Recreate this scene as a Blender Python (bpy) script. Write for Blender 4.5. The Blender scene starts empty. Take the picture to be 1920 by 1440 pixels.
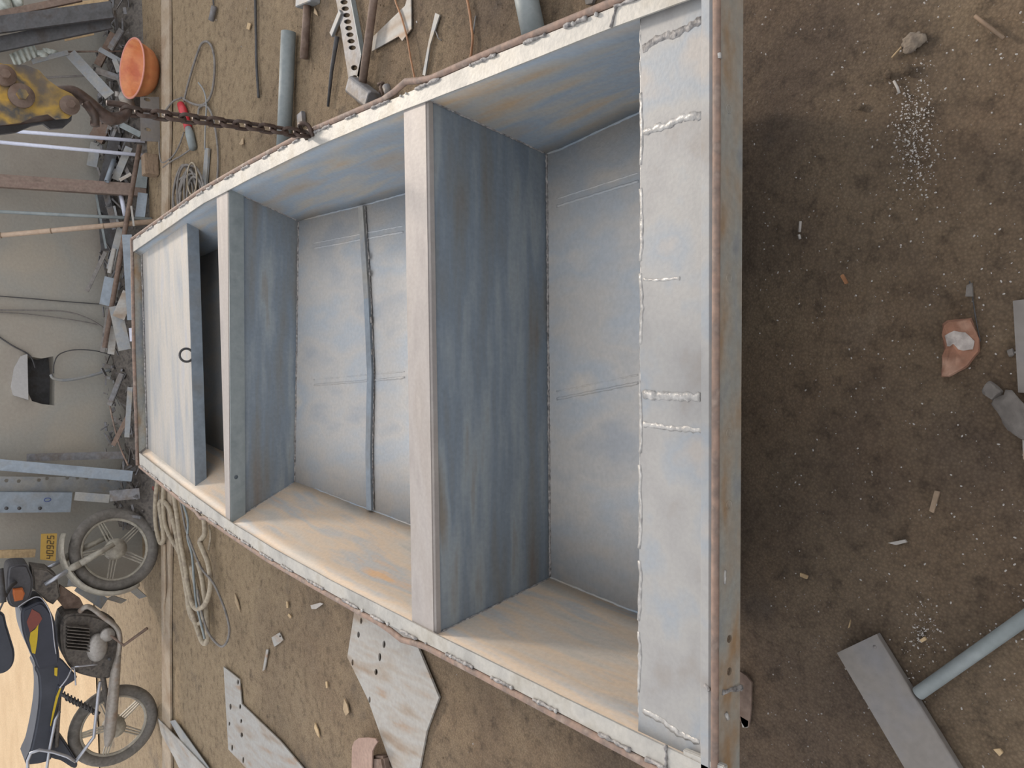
import bpy, bmesh, math, random
from mathutils import Vector, Matrix, noise
random.seed(7)
scene = bpy.context.scene
COL = scene.collection

# ------------------------------------------------------------------ camera
F, TH, HC, RO = 1500.0, math.radians(40), 1.70, 0.035   # focal (px of 1920), pitch, height, roll
cam_d = bpy.data.cameras.new('camera'); cam = bpy.data.objects.new('camera', cam_d); COL.objects.link(cam)
cam_d.sensor_width = 36; cam_d.sensor_fit = 'HORIZONTAL'; cam_d.lens = F / 1920 * 36
cam_d.clip_start = 0.05; cam_d.clip_end = 200
_R = Vector((1, 0, 0)); _U = Vector((0, math.sin(TH), math.cos(TH))); _B = -Vector((0, math.cos(TH), -math.sin(TH)))
c_, s_ = math.cos(RO), math.sin(RO)
_rx = _R * c_ - _U * s_          # camera's own right in the upright picture
_ux = _U * c_ + _R * s_
# the photograph is turned a quarter turn: up in the place is left in the picture
M = Matrix((-_ux, _rx, _B)).transposed().to_4x4(); M.translation = (0, 0, HC)
cam.matrix_world = M
scene.camera = cam

# ------------------------------------------------------------------ light
w = bpy.data.worlds.new('world'); scene.world = w; w.use_nodes = True
bg = w.node_tree.nodes['Background']
bg.inputs[0].default_value = (0.94, 0.94, 0.965, 1); bg.inputs[1].default_value = 1.2
sd = bpy.data.lights.new('sun', 'SUN'); sun = bpy.data.objects.new('sun', sd); COL.objects.link(sun)
sd.energy = 1.95; sd.color = (1.0, 0.87, 0.73); sd.angle = math.radians(7)
sun.rotation_euler = Vector((0.55, 1.0, 0.52)).to_track_quat('Z', 'Y').to_euler()
scene.view_settings.view_transform = 'Standard'; scene.view_settings.look = 'None'
scene.view_settings.exposure = 0.14; scene.view_settings.gamma = 1; scene.view_settings.use_curve_mapping = False

# ------------------------------------------------------------------ pixel -> place
def ray(x, y):
    u = 720 - y; v = x - 960
    a = u * c_ - v * s_; b = u * s_ + v * c_
    return Vector((a / F, math.cos(TH) - b / F * math.sin(TH), -math.sin(TH) - b / F * math.cos(TH)))
def pz(x, y, z=0.0):
    d = ray(x, y); t = (z - HC) / d.z
    return Vector((d.x * t, d.y * t, z))
def py(x, y, Y):
    d = ray(x, y); t = Y / d.y
    return Vector((d.x * t, Y, HC + d.z * t))
def pxm(p):      # px per metre at a point
    dep = p.y * math.cos(TH) + (HC - p.z) * math.sin(TH)
    return F / dep

# ------------------------------------------------------------------ materials
def lin(h):
    h = h.lstrip('#'); v = [int(h[i:i + 2], 16) / 255 for i in (0, 2, 4)]
    return tuple((c / 12.92 if c <= .04045 else ((c + .055) / 1.055) ** 2.4) for c in v) + (1,)
def mat(name, cols, scale=4, st=(1, 1, 1), rough=.6, metal=0.0, bump=.1, bscale=60, detail=6, fine=.15, rough_n=0.5):
    m = bpy.data.materials.new(name); m.use_nodes = True; nt = m.node_tree; N = nt.nodes; L = nt.links
    b = N['Principled BSDF']; tc = N.new('ShaderNodeTexCoord'); mp = N.new('ShaderNodeMapping')
    geo = N.new('ShaderNodeNewGeometry')
    L.new(geo.outputs['Position'], mp.inputs[0]); mp.inputs['Scale'].default_value = st
    n = N.new('ShaderNodeTexNoise'); n.inputs['Scale'].default_value = scale; n.inputs['Detail'].default_value = detail
    n.inputs['Roughness'].default_value = rough_n
    L.new(mp.outputs[0], n.inputs['Vector'])
    r = N.new('ShaderNodeValToRGB'); L.new(n.outputs['Fac'], r.inputs[0])
    els = r.color_ramp.elements
    k = len(cols)
    lo, hi = .3, .7
    for i, c in enumerate(cols):
        pos = lo + (hi - lo) * (i / max(1, k - 1))
        e = els[i] if i < 2 else els.new(pos)
        e.position = pos; e.color = lin(c)
    if k == 1: els[1].color = lin(cols[0])
    n2 = N.new('ShaderNodeTexNoise'); n2.inputs['Scale'].default_value = bscale; n2.inputs['Detail'].default_value = 5
    L.new(geo.outputs['Position'], n2.inputs['Vector'])
    mr = N.new('ShaderNodeMapRange'); mr.inputs[1].default_value = .3; mr.inputs[2].default_value = .7
    mr.inputs[3].default_value = 1 - fine; mr.inputs[4].default_value = 1 + fine
    L.new(n2.outputs['Fac'], mr.inputs[0])
    mx = N.new('ShaderNodeVectorMath'); mx.operation = 'SCALE'
    L.new(r.outputs[0], mx.inputs[0]); L.new(mr.outputs[0], mx.inputs['Scale'])
    L.new(mx.outputs[0], b.inputs['Base Color'])
    b.inputs['Roughness'].default_value = rough; b.inputs['Metallic'].default_value = metal
    if bump:
        bp = N.new('ShaderNodeBump'); bp.inputs['Strength'].default_value = bump; bp.inputs['Distance'].default_value = .01
        L.new(n2.outputs['Fac'], bp.inputs['Height']); L.new(bp.outputs[0], b.inputs['Normal'])
    return m
def flatm(name, c, rough=.5, metal=0.0):
    return mat(name, [c, c], rough=rough, metal=metal, bump=.03, fine=.06)

MS = {}
MS['deck'] = mat('ground_steel', ['#8c8782', '#949392', '#9a9997', '#90959a', '#9e9a96'], 6, (1, 1, 1), .55, .15, .06, 120, 4, .04)
MS['fore'] = mat('foredeck_steel', ['#8f949a', '#a09f9d', '#aca7a0', '#a2a2a4'], 5, (.5, 3, 1), .55, .25, .05, 90, 4, .05)
MS['strip'] = mat('galvanized_strip', ['#96948f', '#a5a39e', '#afaca5', '#9f9a90'], 9, (1, 1, 1), .55, .2, .1, 100, 5, .07)
MS['bulk'] = mat('bulkhead_steel', ['#7e7670', '#808486', '#808b96', '#959da2', '#8a847c'], 3.4, (.45, 1, 3.6), .55, .3, .08, 80, 4, .07)
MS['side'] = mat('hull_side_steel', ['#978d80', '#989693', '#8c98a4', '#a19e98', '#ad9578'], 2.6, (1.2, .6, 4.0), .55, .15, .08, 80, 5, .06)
MS['sidel'] = mat('sun_toned_side_steel', ['#a39f98', '#b3aa9f', '#bdaa95', '#a5a4a2', '#c2a07e'], 3.4, (1.2, .6, 4.0), .6, .1, .08, 80, 5, .06)  # left side: lighter, warmer copy of the side steel, sunlight put into its colour
MS['floor'] = mat('bottom_steel', ['#a2a5a9', '#b5b2ae', '#a8adb2', '#bdb8b1'], 3, (2, 1, 1), .55, .15, .08, 90, 4, .06)
MS['thwart'] = mat('thwart_steel', ['#948e8b', '#a09a96', '#9a938e', '#a8a19b'], 5, (.6, 2, 1), .55, .2, .05, 90, 4, .05)
MS['rod'] = mat('rusty_rod', ['#7c675d', '#8d7668', '#77675e', '#98887c'], 20, rough=.7, bump=.2, fine=.15)
MS['flange'] = mat('flange_steel', ['#84888c', '#95958f', '#9a9184', '#957a5c'], 7, (1, 1, 2), .6, .2, .15, 80, 5, .1)
MS['weld'] = mat('weld_bead', ['#5d5c5e', '#8d8a88', '#a39f9c'], 90, rough=.6, metal=.15, bump=.6, fine=.35)
MS['weldb'] = mat('bright_weld', ['#92908e', '#bab8b4'], 80, rough=.4, metal=.3, bump=.4, fine=.2)
MS['dark'] = mat('dark_iron', ['#3d3c3c', '#4c4c4e', '#403a37'], 12, rough=.65, metal=.2, bump=.2)
MS['iron'] = mat('grey_iron', ['#5f5f60', '#77777a', '#6c655f', '#828384'], 10, rough=.6, metal=.2, bump=.15)
MS['lgrey'] = mat('pale_sheet_steel', ['#84837f', '#92918d', '#868a8e', '#8f887d'], 8, rough=.6, metal=.15, bump=.1, fine=.08)
MS['plate'] = mat('dusty_cut_plate', ['#8c7d6e', '#989188', '#9f9d99', '#9a958e', '#957f6b'], 5, (2.6, .6, 1), .65, .1, .1, 60, 6, .08)
MS['rustb'] = mat('rusty_brown', ['#5f4e44', '#76655a', '#6a5548'], 14, rough=.8, bump=.3)
MS['galv'] = mat('galvanized_pipe', ['#757d7f', '#868d8e', '#7c8485'], 12, rough=.6, metal=.15, bump=.08, fine=.06)
MS['white'] = flatm('white_enamel', '#c8ccdc', .35)
MS['bluish'] = mat('bluish_steel', ['#757d85', '#858f99', '#7f8284'], 8, rough=.5, metal=.25, bump=.08, fine=.08)
MS['wood'] = mat('timber', ['#7c6856', '#8d7a66', '#6f5d4e'], 10, (1, 1, 8), .8, 0, .2, 60)
MS['palewood'] = mat('pale_timber', ['#a8906f', '#b8a07c'], 10, (1, 1, 8), .8, 0, .2, 60)
MS['bamboo'] = mat('bamboo', ['#a08a78', '#b29d8a', '#a8917c'], 8, rough=.6, bump=.08, fine=.08)
MS['post'] = mat('brown_post', ['#6a5a52', '#7c6c62', '#75625a'], 8, (3, 1, 1), .8, 0, .2, 60)
MS['orange'] = mat('orange_plastic', ['#c87a50', '#cf8a5c', '#bb6a48'], 10, (1, 1, 1), .45, 0, .03, 60, 4, .05)
MS['hose'] = mat('dusty_hose', ['#8f8474', '#a39885', '#867b6e'], 20, rough=.8, bump=.15)
MS['cable'] = mat('grey_cable', ['#5c5856', '#7a7672', '#6c6662'], 20, rough=.7, bump=.1)
MS['copper'] = mat('copper_wire', ['#8a5e40', '#a07552'], 20, rough=.6, bump=.05)
MS['red'] = flatm('red_plastic', '#b8323c', .4)
MS['chrome'] = flatm('chrome', '#a9acb4', .3, .6)
MS['yellow'] = mat('worn_yellow_paint', ['#47464a', '#6a5c48', '#a8883c', '#4c4a48', '#b8923c', '#a8883c'], 8, rough=.6, bump=.2, bscale=40, fine=.15)
MS['chain'] = mat('oily_chain', ['#3c302b', '#54443c', '#4a4440'], 30, rough=.5, metal=.4, bump=.2)
MS['navy'] = mat('navy_bodywork', ['#2c303c', '#383c48'], 5, rough=.45, bump=.02, fine=.05)
MS['seat'] = mat('black_vinyl', ['#30343e', '#3e424c'], 7, rough=.6, bump=.05, fine=.05)
MS['tyre'] = mat('dusty_tyre', ['#615e5a', '#6f6b66', '#57544f'], 12, rough=.85, bump=.15)
MS['rim'] = mat('dusty_alloy', ['#8e8a80', '#a19c90', '#857f76'], 12, rough=.6, metal=.2, bump=.05)
MS['engine'] = mat('greasy_engine', ['#4b4744', '#68625c', '#3d3a39'], 25, rough=.7, metal=.2, bump=.3)
MS['case'] = mat('engine_case', ['#908c88', '#a5a19c'], 12, rough=.5, metal=.3, bump=.05)
MS['exh'] = mat('exhaust', ['#8c857c', '#97918a', '#86705f'], 9, rough=.5, metal=.3, bump=.05)
MS['yelp'] = flatm('yellow_paint', '#c4a824', .5)
MS['redp'] = flatm('dull_red_paint', '#7a4038', .5)
MS['platey'] = flatm('number_plate_yellow', '#a88840', .6)
MS['ink'] = flatm('number_ink', '#4a3c28', .6)
MS['amber'] = flatm('amber_lens', '#b0602c', .35)
MS['hlamp'] = mat('headlight_shell', ['#3d3d42', '#4c4c50'], 8, rough=.4, bump=.02)
MS['brick'] = mat('red_brick', ['#7c5846', '#8c6450', '#805c4a', '#9a7a68'], 18, rough=.9, bump=.4, fine=.15)
MS['mortar'] = mat('mortar', ['#8d8580', '#b0a8a2'], 30, rough=.9, bump=.5)
MS['stone'] = mat('grey_stone', ['#5f5a56', '#736e69'], 20, rough=.9, bump=.4)
MS['clod'] = mat('grey_clod', ['#6d6358', '#7c7164', '#665c52'], 40, rough=.95, bump=.8)
MS['rubber'] = mat('pinkish_rubber', ['#8d7468', '#9a8275'], 8, rough=.7, bump=.05)
MS['paper'] = mat('pale_scrap', ['#968268', '#a89478'], 20, rough=.9)
MS['chip'] = flatm('white_chip', '#a5a09b', .8)
MS['tube'] = mat('dull_square_tube', ['#706b66', '#7c7772', '#77777b'], 6, rough=.55, metal=.2, bump=.08, fine=.07)
MS['wall'] = mat('rendered_wall', ['#918a82', '#9b958b', '#97958e', '#a19a8e'], 1.6, rough=.9, bump=.2, bscale=50, fine=.05)
MS['wallpale'] = mat('pale_render', ['#a9a8a8', '#b2b1b0'], 5, rough=.9, bump=.15, fine=.05)
MS['curb'] = mat('concrete_curb', ['#94826c', '#a09280', '#8a7660'], 5, rough=.9, bump=.3, fine=.1)
MS['yard'] = mat('sunlit_yard', ['#b89c78', '#c6ac88'], 2, rough=.95, bump=.1)
MS['greenw'] = mat('corrugated_sheet', ['#a9b0a8', '#bcc2bc'], 8, rough=.5, bump=.05)
MS['shaderoof'] = flatm('shade_roof_sheet', '#6a6460', .9)

def ground_mat():
    m = bpy.data.materials.new('packed_dirt'); m.use_nodes = True; nt = m.node_tree; N = nt.nodes; L = nt.links
    b = N['Principled BSDF']; b.inputs['Roughness'].default_value = .95
    geo = N.new('ShaderNodeNewGeometry')
    def noi(s, d=6, ro=.55):
        n = N.new('ShaderNodeTexNoise'); n.inputs['Scale'].default_value = s; n.inputs['Detail'].default_value = d
        n.inputs['Roughness'].default_value = ro; L.new(geo.outputs['Position'], n.inputs['Vector']); return n
    def ramp(src, stops):
        r = N.new('ShaderNodeValToRGB'); L.new(src, r.inputs[0])
        for i, (p, c) in enumerate(stops):
            e = r.color_ramp.elements[i] if i < 2 else r.color_ramp.elements.new(p)
            e.position = p; e.color = lin(c)
        return r
    big = noi(1.7, 5); r1 = ramp(big.outputs['Fac'], [(.3, '#7c6b5c'), (.45, '#8a7764'), (.56, '#9a836b'), (.7, '#a89682')])
    mid = noi(20, 9, .72); r2 = ramp(mid.outputs['Fac'], [(.3, '#6b625a'), (.48, '#e8e4e0'), (.7, '#ffffff')])
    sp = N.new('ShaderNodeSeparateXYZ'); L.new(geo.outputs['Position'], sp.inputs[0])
    my = N.new('ShaderNodeMapRange'); my.inputs[1].default_value = 2.2; my.inputs[2].default_value = 5.5; L.new(sp.outputs[1], my.inputs[0])  # paler with distance: dust, plus the near shading carried in the colour
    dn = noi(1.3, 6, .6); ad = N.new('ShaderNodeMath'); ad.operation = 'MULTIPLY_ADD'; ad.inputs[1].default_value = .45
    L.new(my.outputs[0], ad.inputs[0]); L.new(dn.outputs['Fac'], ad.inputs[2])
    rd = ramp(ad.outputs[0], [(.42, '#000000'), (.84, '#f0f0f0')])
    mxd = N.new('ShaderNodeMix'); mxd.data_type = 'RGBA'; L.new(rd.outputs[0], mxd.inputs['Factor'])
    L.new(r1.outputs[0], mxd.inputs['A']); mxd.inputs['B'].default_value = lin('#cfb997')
    mx = N.new('ShaderNodeMix'); mx.data_type = 'RGBA'; mx.blend_type = 'MULTIPLY'; mx.inputs['Factor'].default_value = .72
    L.new(mxd.outputs['Result'], mx.inputs['A']); L.new(r2.outputs[0], mx.inputs['B'])
    # grey slag stains
    st = noi(2.3, 4, .6); r3 = ramp(st.outputs['Fac'], [(.60, '#000000'), (.72, '#ffffff')])
    mx2 = N.new('ShaderNodeMix'); mx2.data_type = 'RGBA'; L.new(mx.outputs['Result'], mx2.inputs['A'])
    mx2.inputs['B'].default_value = lin('#6c655f')
    mm = N.new('ShaderNodeMath'); mm.operation = 'MULTIPLY'; mm.inputs[1].default_value = .6
    L.new(r3.outputs[0], mm.inputs[0]); L.new(mm.outputs[0], mx2.inputs['Factor'])
    # fine gravel
    vo = N.new('ShaderNodeTexVoronoi'); vo.inputs['Scale'].default_value = 160; L.new(geo.outputs['Position'], vo.inputs['Vector'])
    r4 = ramp(vo.outputs['Distance'], [(.0, '#ffffff'), (.45, '#c4c0bc'), (.8, '#8a8480')])
    mx3 = N.new('ShaderNodeMix'); mx3.data_type = 'RGBA'; mx3.blend_type = 'MULTIPLY'; mx3.inputs['Factor'].default_value = .5
    L.new(mx2.outputs['Result'], mx3.inputs['A']); L.new(r4.outputs[0], mx3.inputs['B'])
    L.new(mx3.outputs['Result'], b.inputs['Base Color'])
    fn = noi(60, 9, .72); bp = N.new('ShaderNodeBump'); bp.inputs['Strength'].default_value = 1.0; bp.inputs['Distance'].default_value = .025
    L.new(fn.outputs['Fac'], bp.inputs['Height']); L.new(bp.outputs[0], b.inputs['Normal'])
    return m
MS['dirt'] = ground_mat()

# ------------------------------------------------------------------ object helpers
def link(me, name, m, parent=None, smooth=False, base=None):
    o = bpy.data.objects.new(name, me)
    if m: me.materials.append(MS[m] if isinstance(m, str) else m)
    if smooth: me.shade_smooth()
    if parent is None:
        vs = me.vertices
        if base is None:
            n = max(1, len(vs)); cx = sum(v.co.x for v in vs) / n; cy = sum(v.co.y for v in vs) / n; base = Vector((cx, cy, min(v.co.z for v in vs)))
        me.transform(Matrix.Translation(-Vector(base))); o.location = base
    else:
        off = Vector(parent['_w'])
        me.transform(Matrix.Translation(-off)); o.parent = parent; o['_w'] = tuple(off)
    COL.objects.link(o)
    if parent is None: o['_w'] = tuple(o.location)
    return o
def tag(o, label, cat, group=None):
    o['label'] = label; o['category'] = cat
    if group: o['group'] = group
    return o
def thing(name, loc, label, cat, group=None):
    o = bpy.data.objects.new(name, None); o.location = loc; o.empty_display_size = .1; COL.objects.link(o); o['_w'] = tuple(loc)
    return tag(o, label, cat, group)
def fin(bm, name, m, parent=None, smooth=False):
    bmesh.ops.recalc_face_normals(bm, faces=bm.faces)
    me = bpy.data.meshes.new(name); bm.to_mesh(me); bm.free()
    return link(me, name, m, parent, smooth)
def frames(pts):
    pts = [Vector(p) for p in pts]; n = len(pts); out = []
    t0 = (pts[1] - pts[0]).normalized(); up = Vector((0, 0, 1)) if abs(t0.z) < .9 else Vector((0, 1, 0))
    a = (up - t0 * up.dot(t0)).normalized()
    for i in range(n):
        t = (pts[min(i + 1, n - 1)] - pts[max(i - 1, 0)])
        t = t.normalized() if t.length > 1e-9 else t0
        a = (a - t * a.dot(t)).normalized(); out.append((pts[i], t, a, t.cross(a)))
    return out
def smoothpath(pts, n=6):
    pts = [Vector(p) for p in pts]; out = []
    for i in range(len(pts) - 1):
        p0 = pts[max(i - 1, 0)]; p1 = pts[i]; p2 = pts[i + 1]; p3 = pts[min(i + 2, len(pts) - 1)]
        for k in range(n):
            t = k / n
            out.append(.5 * ((2 * p1) + (p2 - p0) * t + (2 * p0 - 5 * p1 + 4 * p2 - p3) * t * t + (3 * p1 - p0 - 3 * p2 + p3) * t ** 3))
    out.append(pts[-1]); return out
def tube_bm(bm, pts, r, seg=10, closed=False, rf=None, hollow=0):
    fr = frames(pts); rings = []
    for i, (p, t, a, b) in enumerate(fr):
        rr = rf(i / max(1, len(fr) - 1)) if rf else (r[i] if isinstance(r, (list, tuple)) else r)
        rings.append([bm.verts.new(p + (a * math.cos(2 * math.pi * k / seg) + b * math.sin(2 * math.pi * k / seg)) * rr) for k in range(seg)])
    for i in range(len(rings) - 1 + (1 if closed else 0)):
        A = rings[i]; B = rings[(i + 1) % len(rings)]
        for k in range(seg): bm.faces.new((A[k], A[(k + 1) % seg], B[(k + 1) % seg], B[k]))
    if not closed:
        if hollow:
            for end, depth in ((0, .06), (-1, -.06)):
                p, t, a, b = fr[end]; rr = (r if not isinstance(r, (list, tuple)) else r[end]) * hollow
                inn = [bm.verts.new(p + (a * math.cos(2 * math.pi * k / seg) + b * math.sin(2 * math.pi * k / seg)) * rr) for k in range(seg)]
                dee = [bm.verts.new(v.co + t * depth) for v in inn]
                for k in range(seg):
                    bm.faces.new((rings[end][k], rings[end][(k + 1) % seg], inn[(k + 1) % seg], inn[k]))
                    bm.faces.new((inn[k], inn[(k + 1) % seg], dee[(k + 1) % seg], dee[k]))
                bm.faces.new(dee)
        else:
            bm.faces.new(rings[0]); bm.faces.new(rings[-1])
def tube(name, pts, r, m, parent=None, seg=10, closed=False, rf=None, hollow=0):
    bm = bmesh.new(); tube_bm(bm, pts, r, seg, closed, rf, hollow); return fin(bm, name, m, parent, True)
def prof_bm(bm, A, B, prof, ref):
    A = Vector(A); B = Vector(B); t = (B - A).normalized(); ref = Vector(ref); n = (ref - t * ref.dot(t)).normalized(); s = t.cross(n)
    ra = [bm.verts.new(A + s * a + n * b) for a, b in prof]; rb = [bm.verts.new(B + s * a + n * b) for a, b in prof]
    k = len(prof)
    for i in range(k): bm.faces.new((ra[i], ra[(i + 1) % k], rb[(i + 1) % k], rb[i]))
    bm.faces.new(ra); bm.faces.new(rb)
CAMDIR = Vector((0, -.9, .45))
def flat(w, t): return [(-w / 2, -t / 2), (w / 2, -t / 2), (w / 2, t / 2), (-w / 2, t / 2)]
def angle(w, h, t=.004): return [(-w / 2, 0), (w / 2, 0), (w / 2, t), (-w / 2 + t, t), (-w / 2 + t, -h), (-w / 2, -h)]
def channel(w, h, t=.005): return [(-w / 2, 0), (w / 2, 0), (w / 2, -h), (w / 2 - t, -h), (w / 2 - t, -t), (-w / 2 + t, -t), (-w / 2 + t, -h), (-w / 2, -h)]
def bar(name, A, B, prof, m, parent=None, ref=CAMDIR, bev=0):
    bm = bmesh.new(); prof_bm(bm, A, B, prof, ref)
    if bev: bmesh.ops.bevel(bm, geom=bm.edges[:], offset=bev, segments=1, affect='EDGES')
    return fin(bm, name, m, parent)
def box_bm(bm, c, s, rot=None):
    mtx = Matrix.Translation(c) @ (rot or Matrix.Identity(4)) @ Matrix.Diagonal((s[0], s[1], s[2], 1))
    return bmesh.ops.create_cube(bm, size=1, matrix=mtx)
def box(name, c, s, m, parent=None, rot=None, bev=.002):
    bm = bmesh.new(); box_bm(bm, c, s, rot)
    if bev: bmesh.ops.bevel(bm, geom=bm.edges[:], offset=bev, segments=2, affect='EDGES')
    return fin(bm, name, m, parent)
def plate(name, outline, m, parent=None, holes=(), th=.004, mtx=None, bev=0):
    """outline/holes in a 2D frame placed by mtx; real holes"""
    cd = bpy.data.curves.new('tmp', 'CURVE'); cd.dimensions = '2D'; cd.fill_mode = 'BOTH'; cd.extrude = th / 2
    for pl in [outline] + list(holes):
        s = cd.splines.new('POLY'); s.points.add(len(pl) - 1)
        for q, p in zip(s.points, pl): q.co = (p[0], p[1], 0, 1)
        s.use_cyclic_u = True
    ob = bpy.data.objects.new('tmp', cd); me = bpy.data.meshes.new_from_object(ob)
    bpy.data.objects.remove(ob); bpy.data.curves.remove(cd); me.name = name
    me.materials.clear()
    if mtx: me.transform(mtx)
    return link(me, name, m, parent)
def circ(cx, cy, rx, ry=None, n=14, rot=0):
    ry = ry or rx; o = []
    for k in range(n):
        a = 2 * math.pi * k / n; x = rx * math.cos(a); y = ry * math.sin(a)
        o.append((cx + x * math.cos(rot) - y * math.sin(rot), cy + x * math.sin(rot) + y * math.cos(rot)))
    return o
def gplate(name, px, m, z=.006, th=.006, holes=(), parent=None, tilt=0):
    """flat plate lying on the ground, outline given in photo pixels; holes as (x, y, r_along_x_px, r_along_y_px)"""
    pts = [pz(x, y, z)[:2] for x, y in px]; hl = []
    for (x, y, a, b) in holes:
        c = pz(x, y, z); ex = (pz(x + a, y, z) - c); ey = (pz(x, y + b, z) - c)
        hl.append([(c.x + ex.x * math.cos(t) + ey.x * math.sin(t), c.y + ex.y * math.cos(t) + ey.y * math.sin(t)) for t in [2 * math.pi * k / 12 for k in range(12)]])
    return plate(name, pts, m, parent, hl, th, Matrix.Translation((0, 0, z - th / 2)))
def bead_bm(bm, pts, r=.005, step=.006, jit=.35, seg=6):
    r *= .72; jit *= .6
    P = []
    for i in range(len(pts) - 1):
        a = Vector(pts[i]); b = Vector(pts[i + 1]); n = max(1, int((b - a).length / step))
        for k in range(n): P.append(a.lerp(b, k / n))
    P.append(Vector(pts[-1])); P = [p + Vector((random.uniform(-1, 1), random.uniform(-1, 1), random.uniform(-1, 1))) * r * .25 for p in P]
    rr = [r * (1 + random.uniform(-jit, jit)) for _ in P]
    tube_bm(bm, P, rr, seg)
def bead(name, pts, m, parent, r=.005, sq=1, **k):
    bm = bmesh.new(); bead_bm(bm, pts, r, **k)
    if sq != 1:
        zc = sum(p[2] for p in pts) / len(pts)
        for v in bm.verts: v.co.z = zc + (v.co.z - zc) * sq
    return fin(bm, name, m, parent, True)
def interp(tab, y):
    tab = sorted(tab, key=lambda t: t[0])
    if y <= tab[0][0]: i = 0
    elif y >= tab[-1][0]: i = len(tab) - 2
    else: i = max(k for k in range(len(tab) - 1) if tab[k][0] <= y)
    (a, va), (b, vb) = tab[i], tab[i + 1]
    return va + (vb - va) * (y - a) / (b - a)
def lump(name, c, s, m, parent=None, seed=0, amp=.25, rot=0, sub=3, sharp=False):
    bm = bmesh.new(); bmesh.ops.create_icosphere(bm, subdivisions=sub, radius=1)
    for v in bm.verts:
        n = noise.noise(v.co * 1.3 + Vector((seed * 3.1, seed, 0))); v.co *= 1 + amp * n
        if sharp:
            for ax in Vector((1, .3, 0)), Vector((-.4, 1, .2)), Vector((0, 0, 1)), Vector((-1, -.2, .3)), Vector((.2, -1, 0)):
                a = ax.normalized(); d = v.co.dot(a)
                if d > .72: v.co -= a * (d - .72)
        v.co = Vector((v.co.x * s[0], v.co.y * s[1], max(v.co.z, -.6) * s[2]))
    bmesh.ops.rotate(bm, verts=bm.verts, cent=(0, 0, 0), matrix=Matrix.Rotation(rot, 3, 'Z'))
    bmesh.ops.translate(bm, verts=bm.verts, vec=Vector(c))
    return fin(bm, name, m, parent, not sharp)
def struct(o): o['kind'] = 'structure'; return o

# ------------------------------------------------------------------ ground, wall, curb
def ground():
    bm = bmesh.new()
    ys = [-2 + .25 * i for i in range(9)] + [.25 + .035 * i for i in range(60)] + [2.4 + .12 * i for i in range(50)]
    ys += [8.6, 10, 14, 20]
    xs = [-8, -6, -4.5] + [-3.5 + .09 * i for i in range(80)] + [4.0, 5, 7]
    grid = []
    for y in ys:
        row = []
        for x in xs:
            z = -.006 + .006 * noise.noise(Vector((x * 2.5, y * 2.5, 0))) + .003 * noise.noise(Vector((x * 11, y * 11, 3)))
            row.append(bm.verts.new((x, y, min(z, -.0005))))
        grid.append(row)
    for i in range(len(ys) - 1):
        for j in range(len(xs) - 1): bm.faces.new((grid[i][j], grid[i][j + 1], grid[i + 1][j + 1], grid[i + 1][j]))
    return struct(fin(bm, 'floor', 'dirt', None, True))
ground()
WY = 6.42
# boundary wall with a broken opening in it
hole_px = [(52, 668), (78, 672), (100, 668), (103, 700), (102, 760), (80, 758), (60, 752), (52, 735)]
def w2(x, y): p = py(x, y, WY); return (p.x, p.z)
XW = py(60, 1112, WY).x
wm = Matrix(((1, 0, 0, 0), (0, 0, 1, WY + .09), (0, 1, 0, 0), (0, 0, 0, 1)))
struct(plate('wall_back', [(XW, -.05), (7, -.05), (7, 1.5), (XW, 1.5)], 'wall', None, [[w2(x, y) for x, y in hole_px]], .18, wm))
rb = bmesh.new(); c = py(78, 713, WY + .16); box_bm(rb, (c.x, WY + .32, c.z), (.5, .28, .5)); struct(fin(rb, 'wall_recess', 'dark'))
struct(plate('trim_1', [w2(x, y) for x, y in [(50, 664), (52, 750), (24, 741), (20, 725), (26, 690), (38, 668)]], 'wallpale', None, (), .03,
             Matrix(((1, 0, 0, 0), (0, 0, 1, WY - .012), (0, 1, 0, 0), (0, 0, 0, 1)))))
struct(gplate('trim_2', [(302, -200), (317, -200), (318, 250), (314, 420), (322, 900), (318, 1200), (322, 1600), (305, 1600), (303, 1200), (301, 700), (303, 300)], 'curb', .014, .014))
# pale sunlit yard beyond the wall
bm = bmesh.new()
q = [(-30, 8.0), (-.9, 8.0), (-.9, 40), (-30, 40)]
bm.faces.new([bm.verts.new((x, y, .006)) for x, y in q]); struct(fin(bm, 'floor_yard', 'yard'))
# unseen overhead sheet behind the camera, added to darken the near ground
bm = bmesh.new(); box_bm(bm, (0, -2.0, 2.9), (7, 2.4, .05)); struct(fin(bm, 'shade_roof', 'shaderoof'))

# ------------------------------------------------------------------ THE BOAT
ZR = .5
R_out = [(4.484, .835), (3.427, .872), (2.9, .866), (2.419, .852), (1.893, .814), (1.507, .79), (1.06, .752), (.86, .735)]
R_in = [(4.484, .764), (3.433, .81), (2.9, .803), (2.4, .79), (1.858, .759), (1.51, .732), (1.086, .704), (.86, .683)]
L_out = [(4.523, -.363), (3.799, -.497), (3.3, -.567), (2.874, -.622), (2.568, -.65), (2.112, -.689), (1.615, -.719), (1.257, -.744), (1.034, -.76), (.86, -.768)]
L_in = [(4.514, -.292), (3.8, -.425), (3.23, -.52), (2.8, -.573), (2.375, -.614), (2.109, -.634), (1.77, -.660), (1.36, -.687), (1.074, -.704), (.86, -.716)]
def zb(Y): return .07 if Y < 1.9 else .07 + (Y - 1.9) * (.125 / 1.2)
def pzb(x, y):
    z = .1
    for _ in range(8): p = pz(x, y, z); z = zb(p.y)
    return pz(x, y, z)
def inset(pxs, tab, sgn):
    out = []
    for x, y in pxs:
        p = pzb(x, y); out.append((p.y, abs((interp(tab, p.y) + sgn * .01) - p.x)))
    return sorted(out)
insR = inset([(1198, 208), (1040, 284), (757, 363), (683, 384), (582, 408)], R_in, 1)
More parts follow.
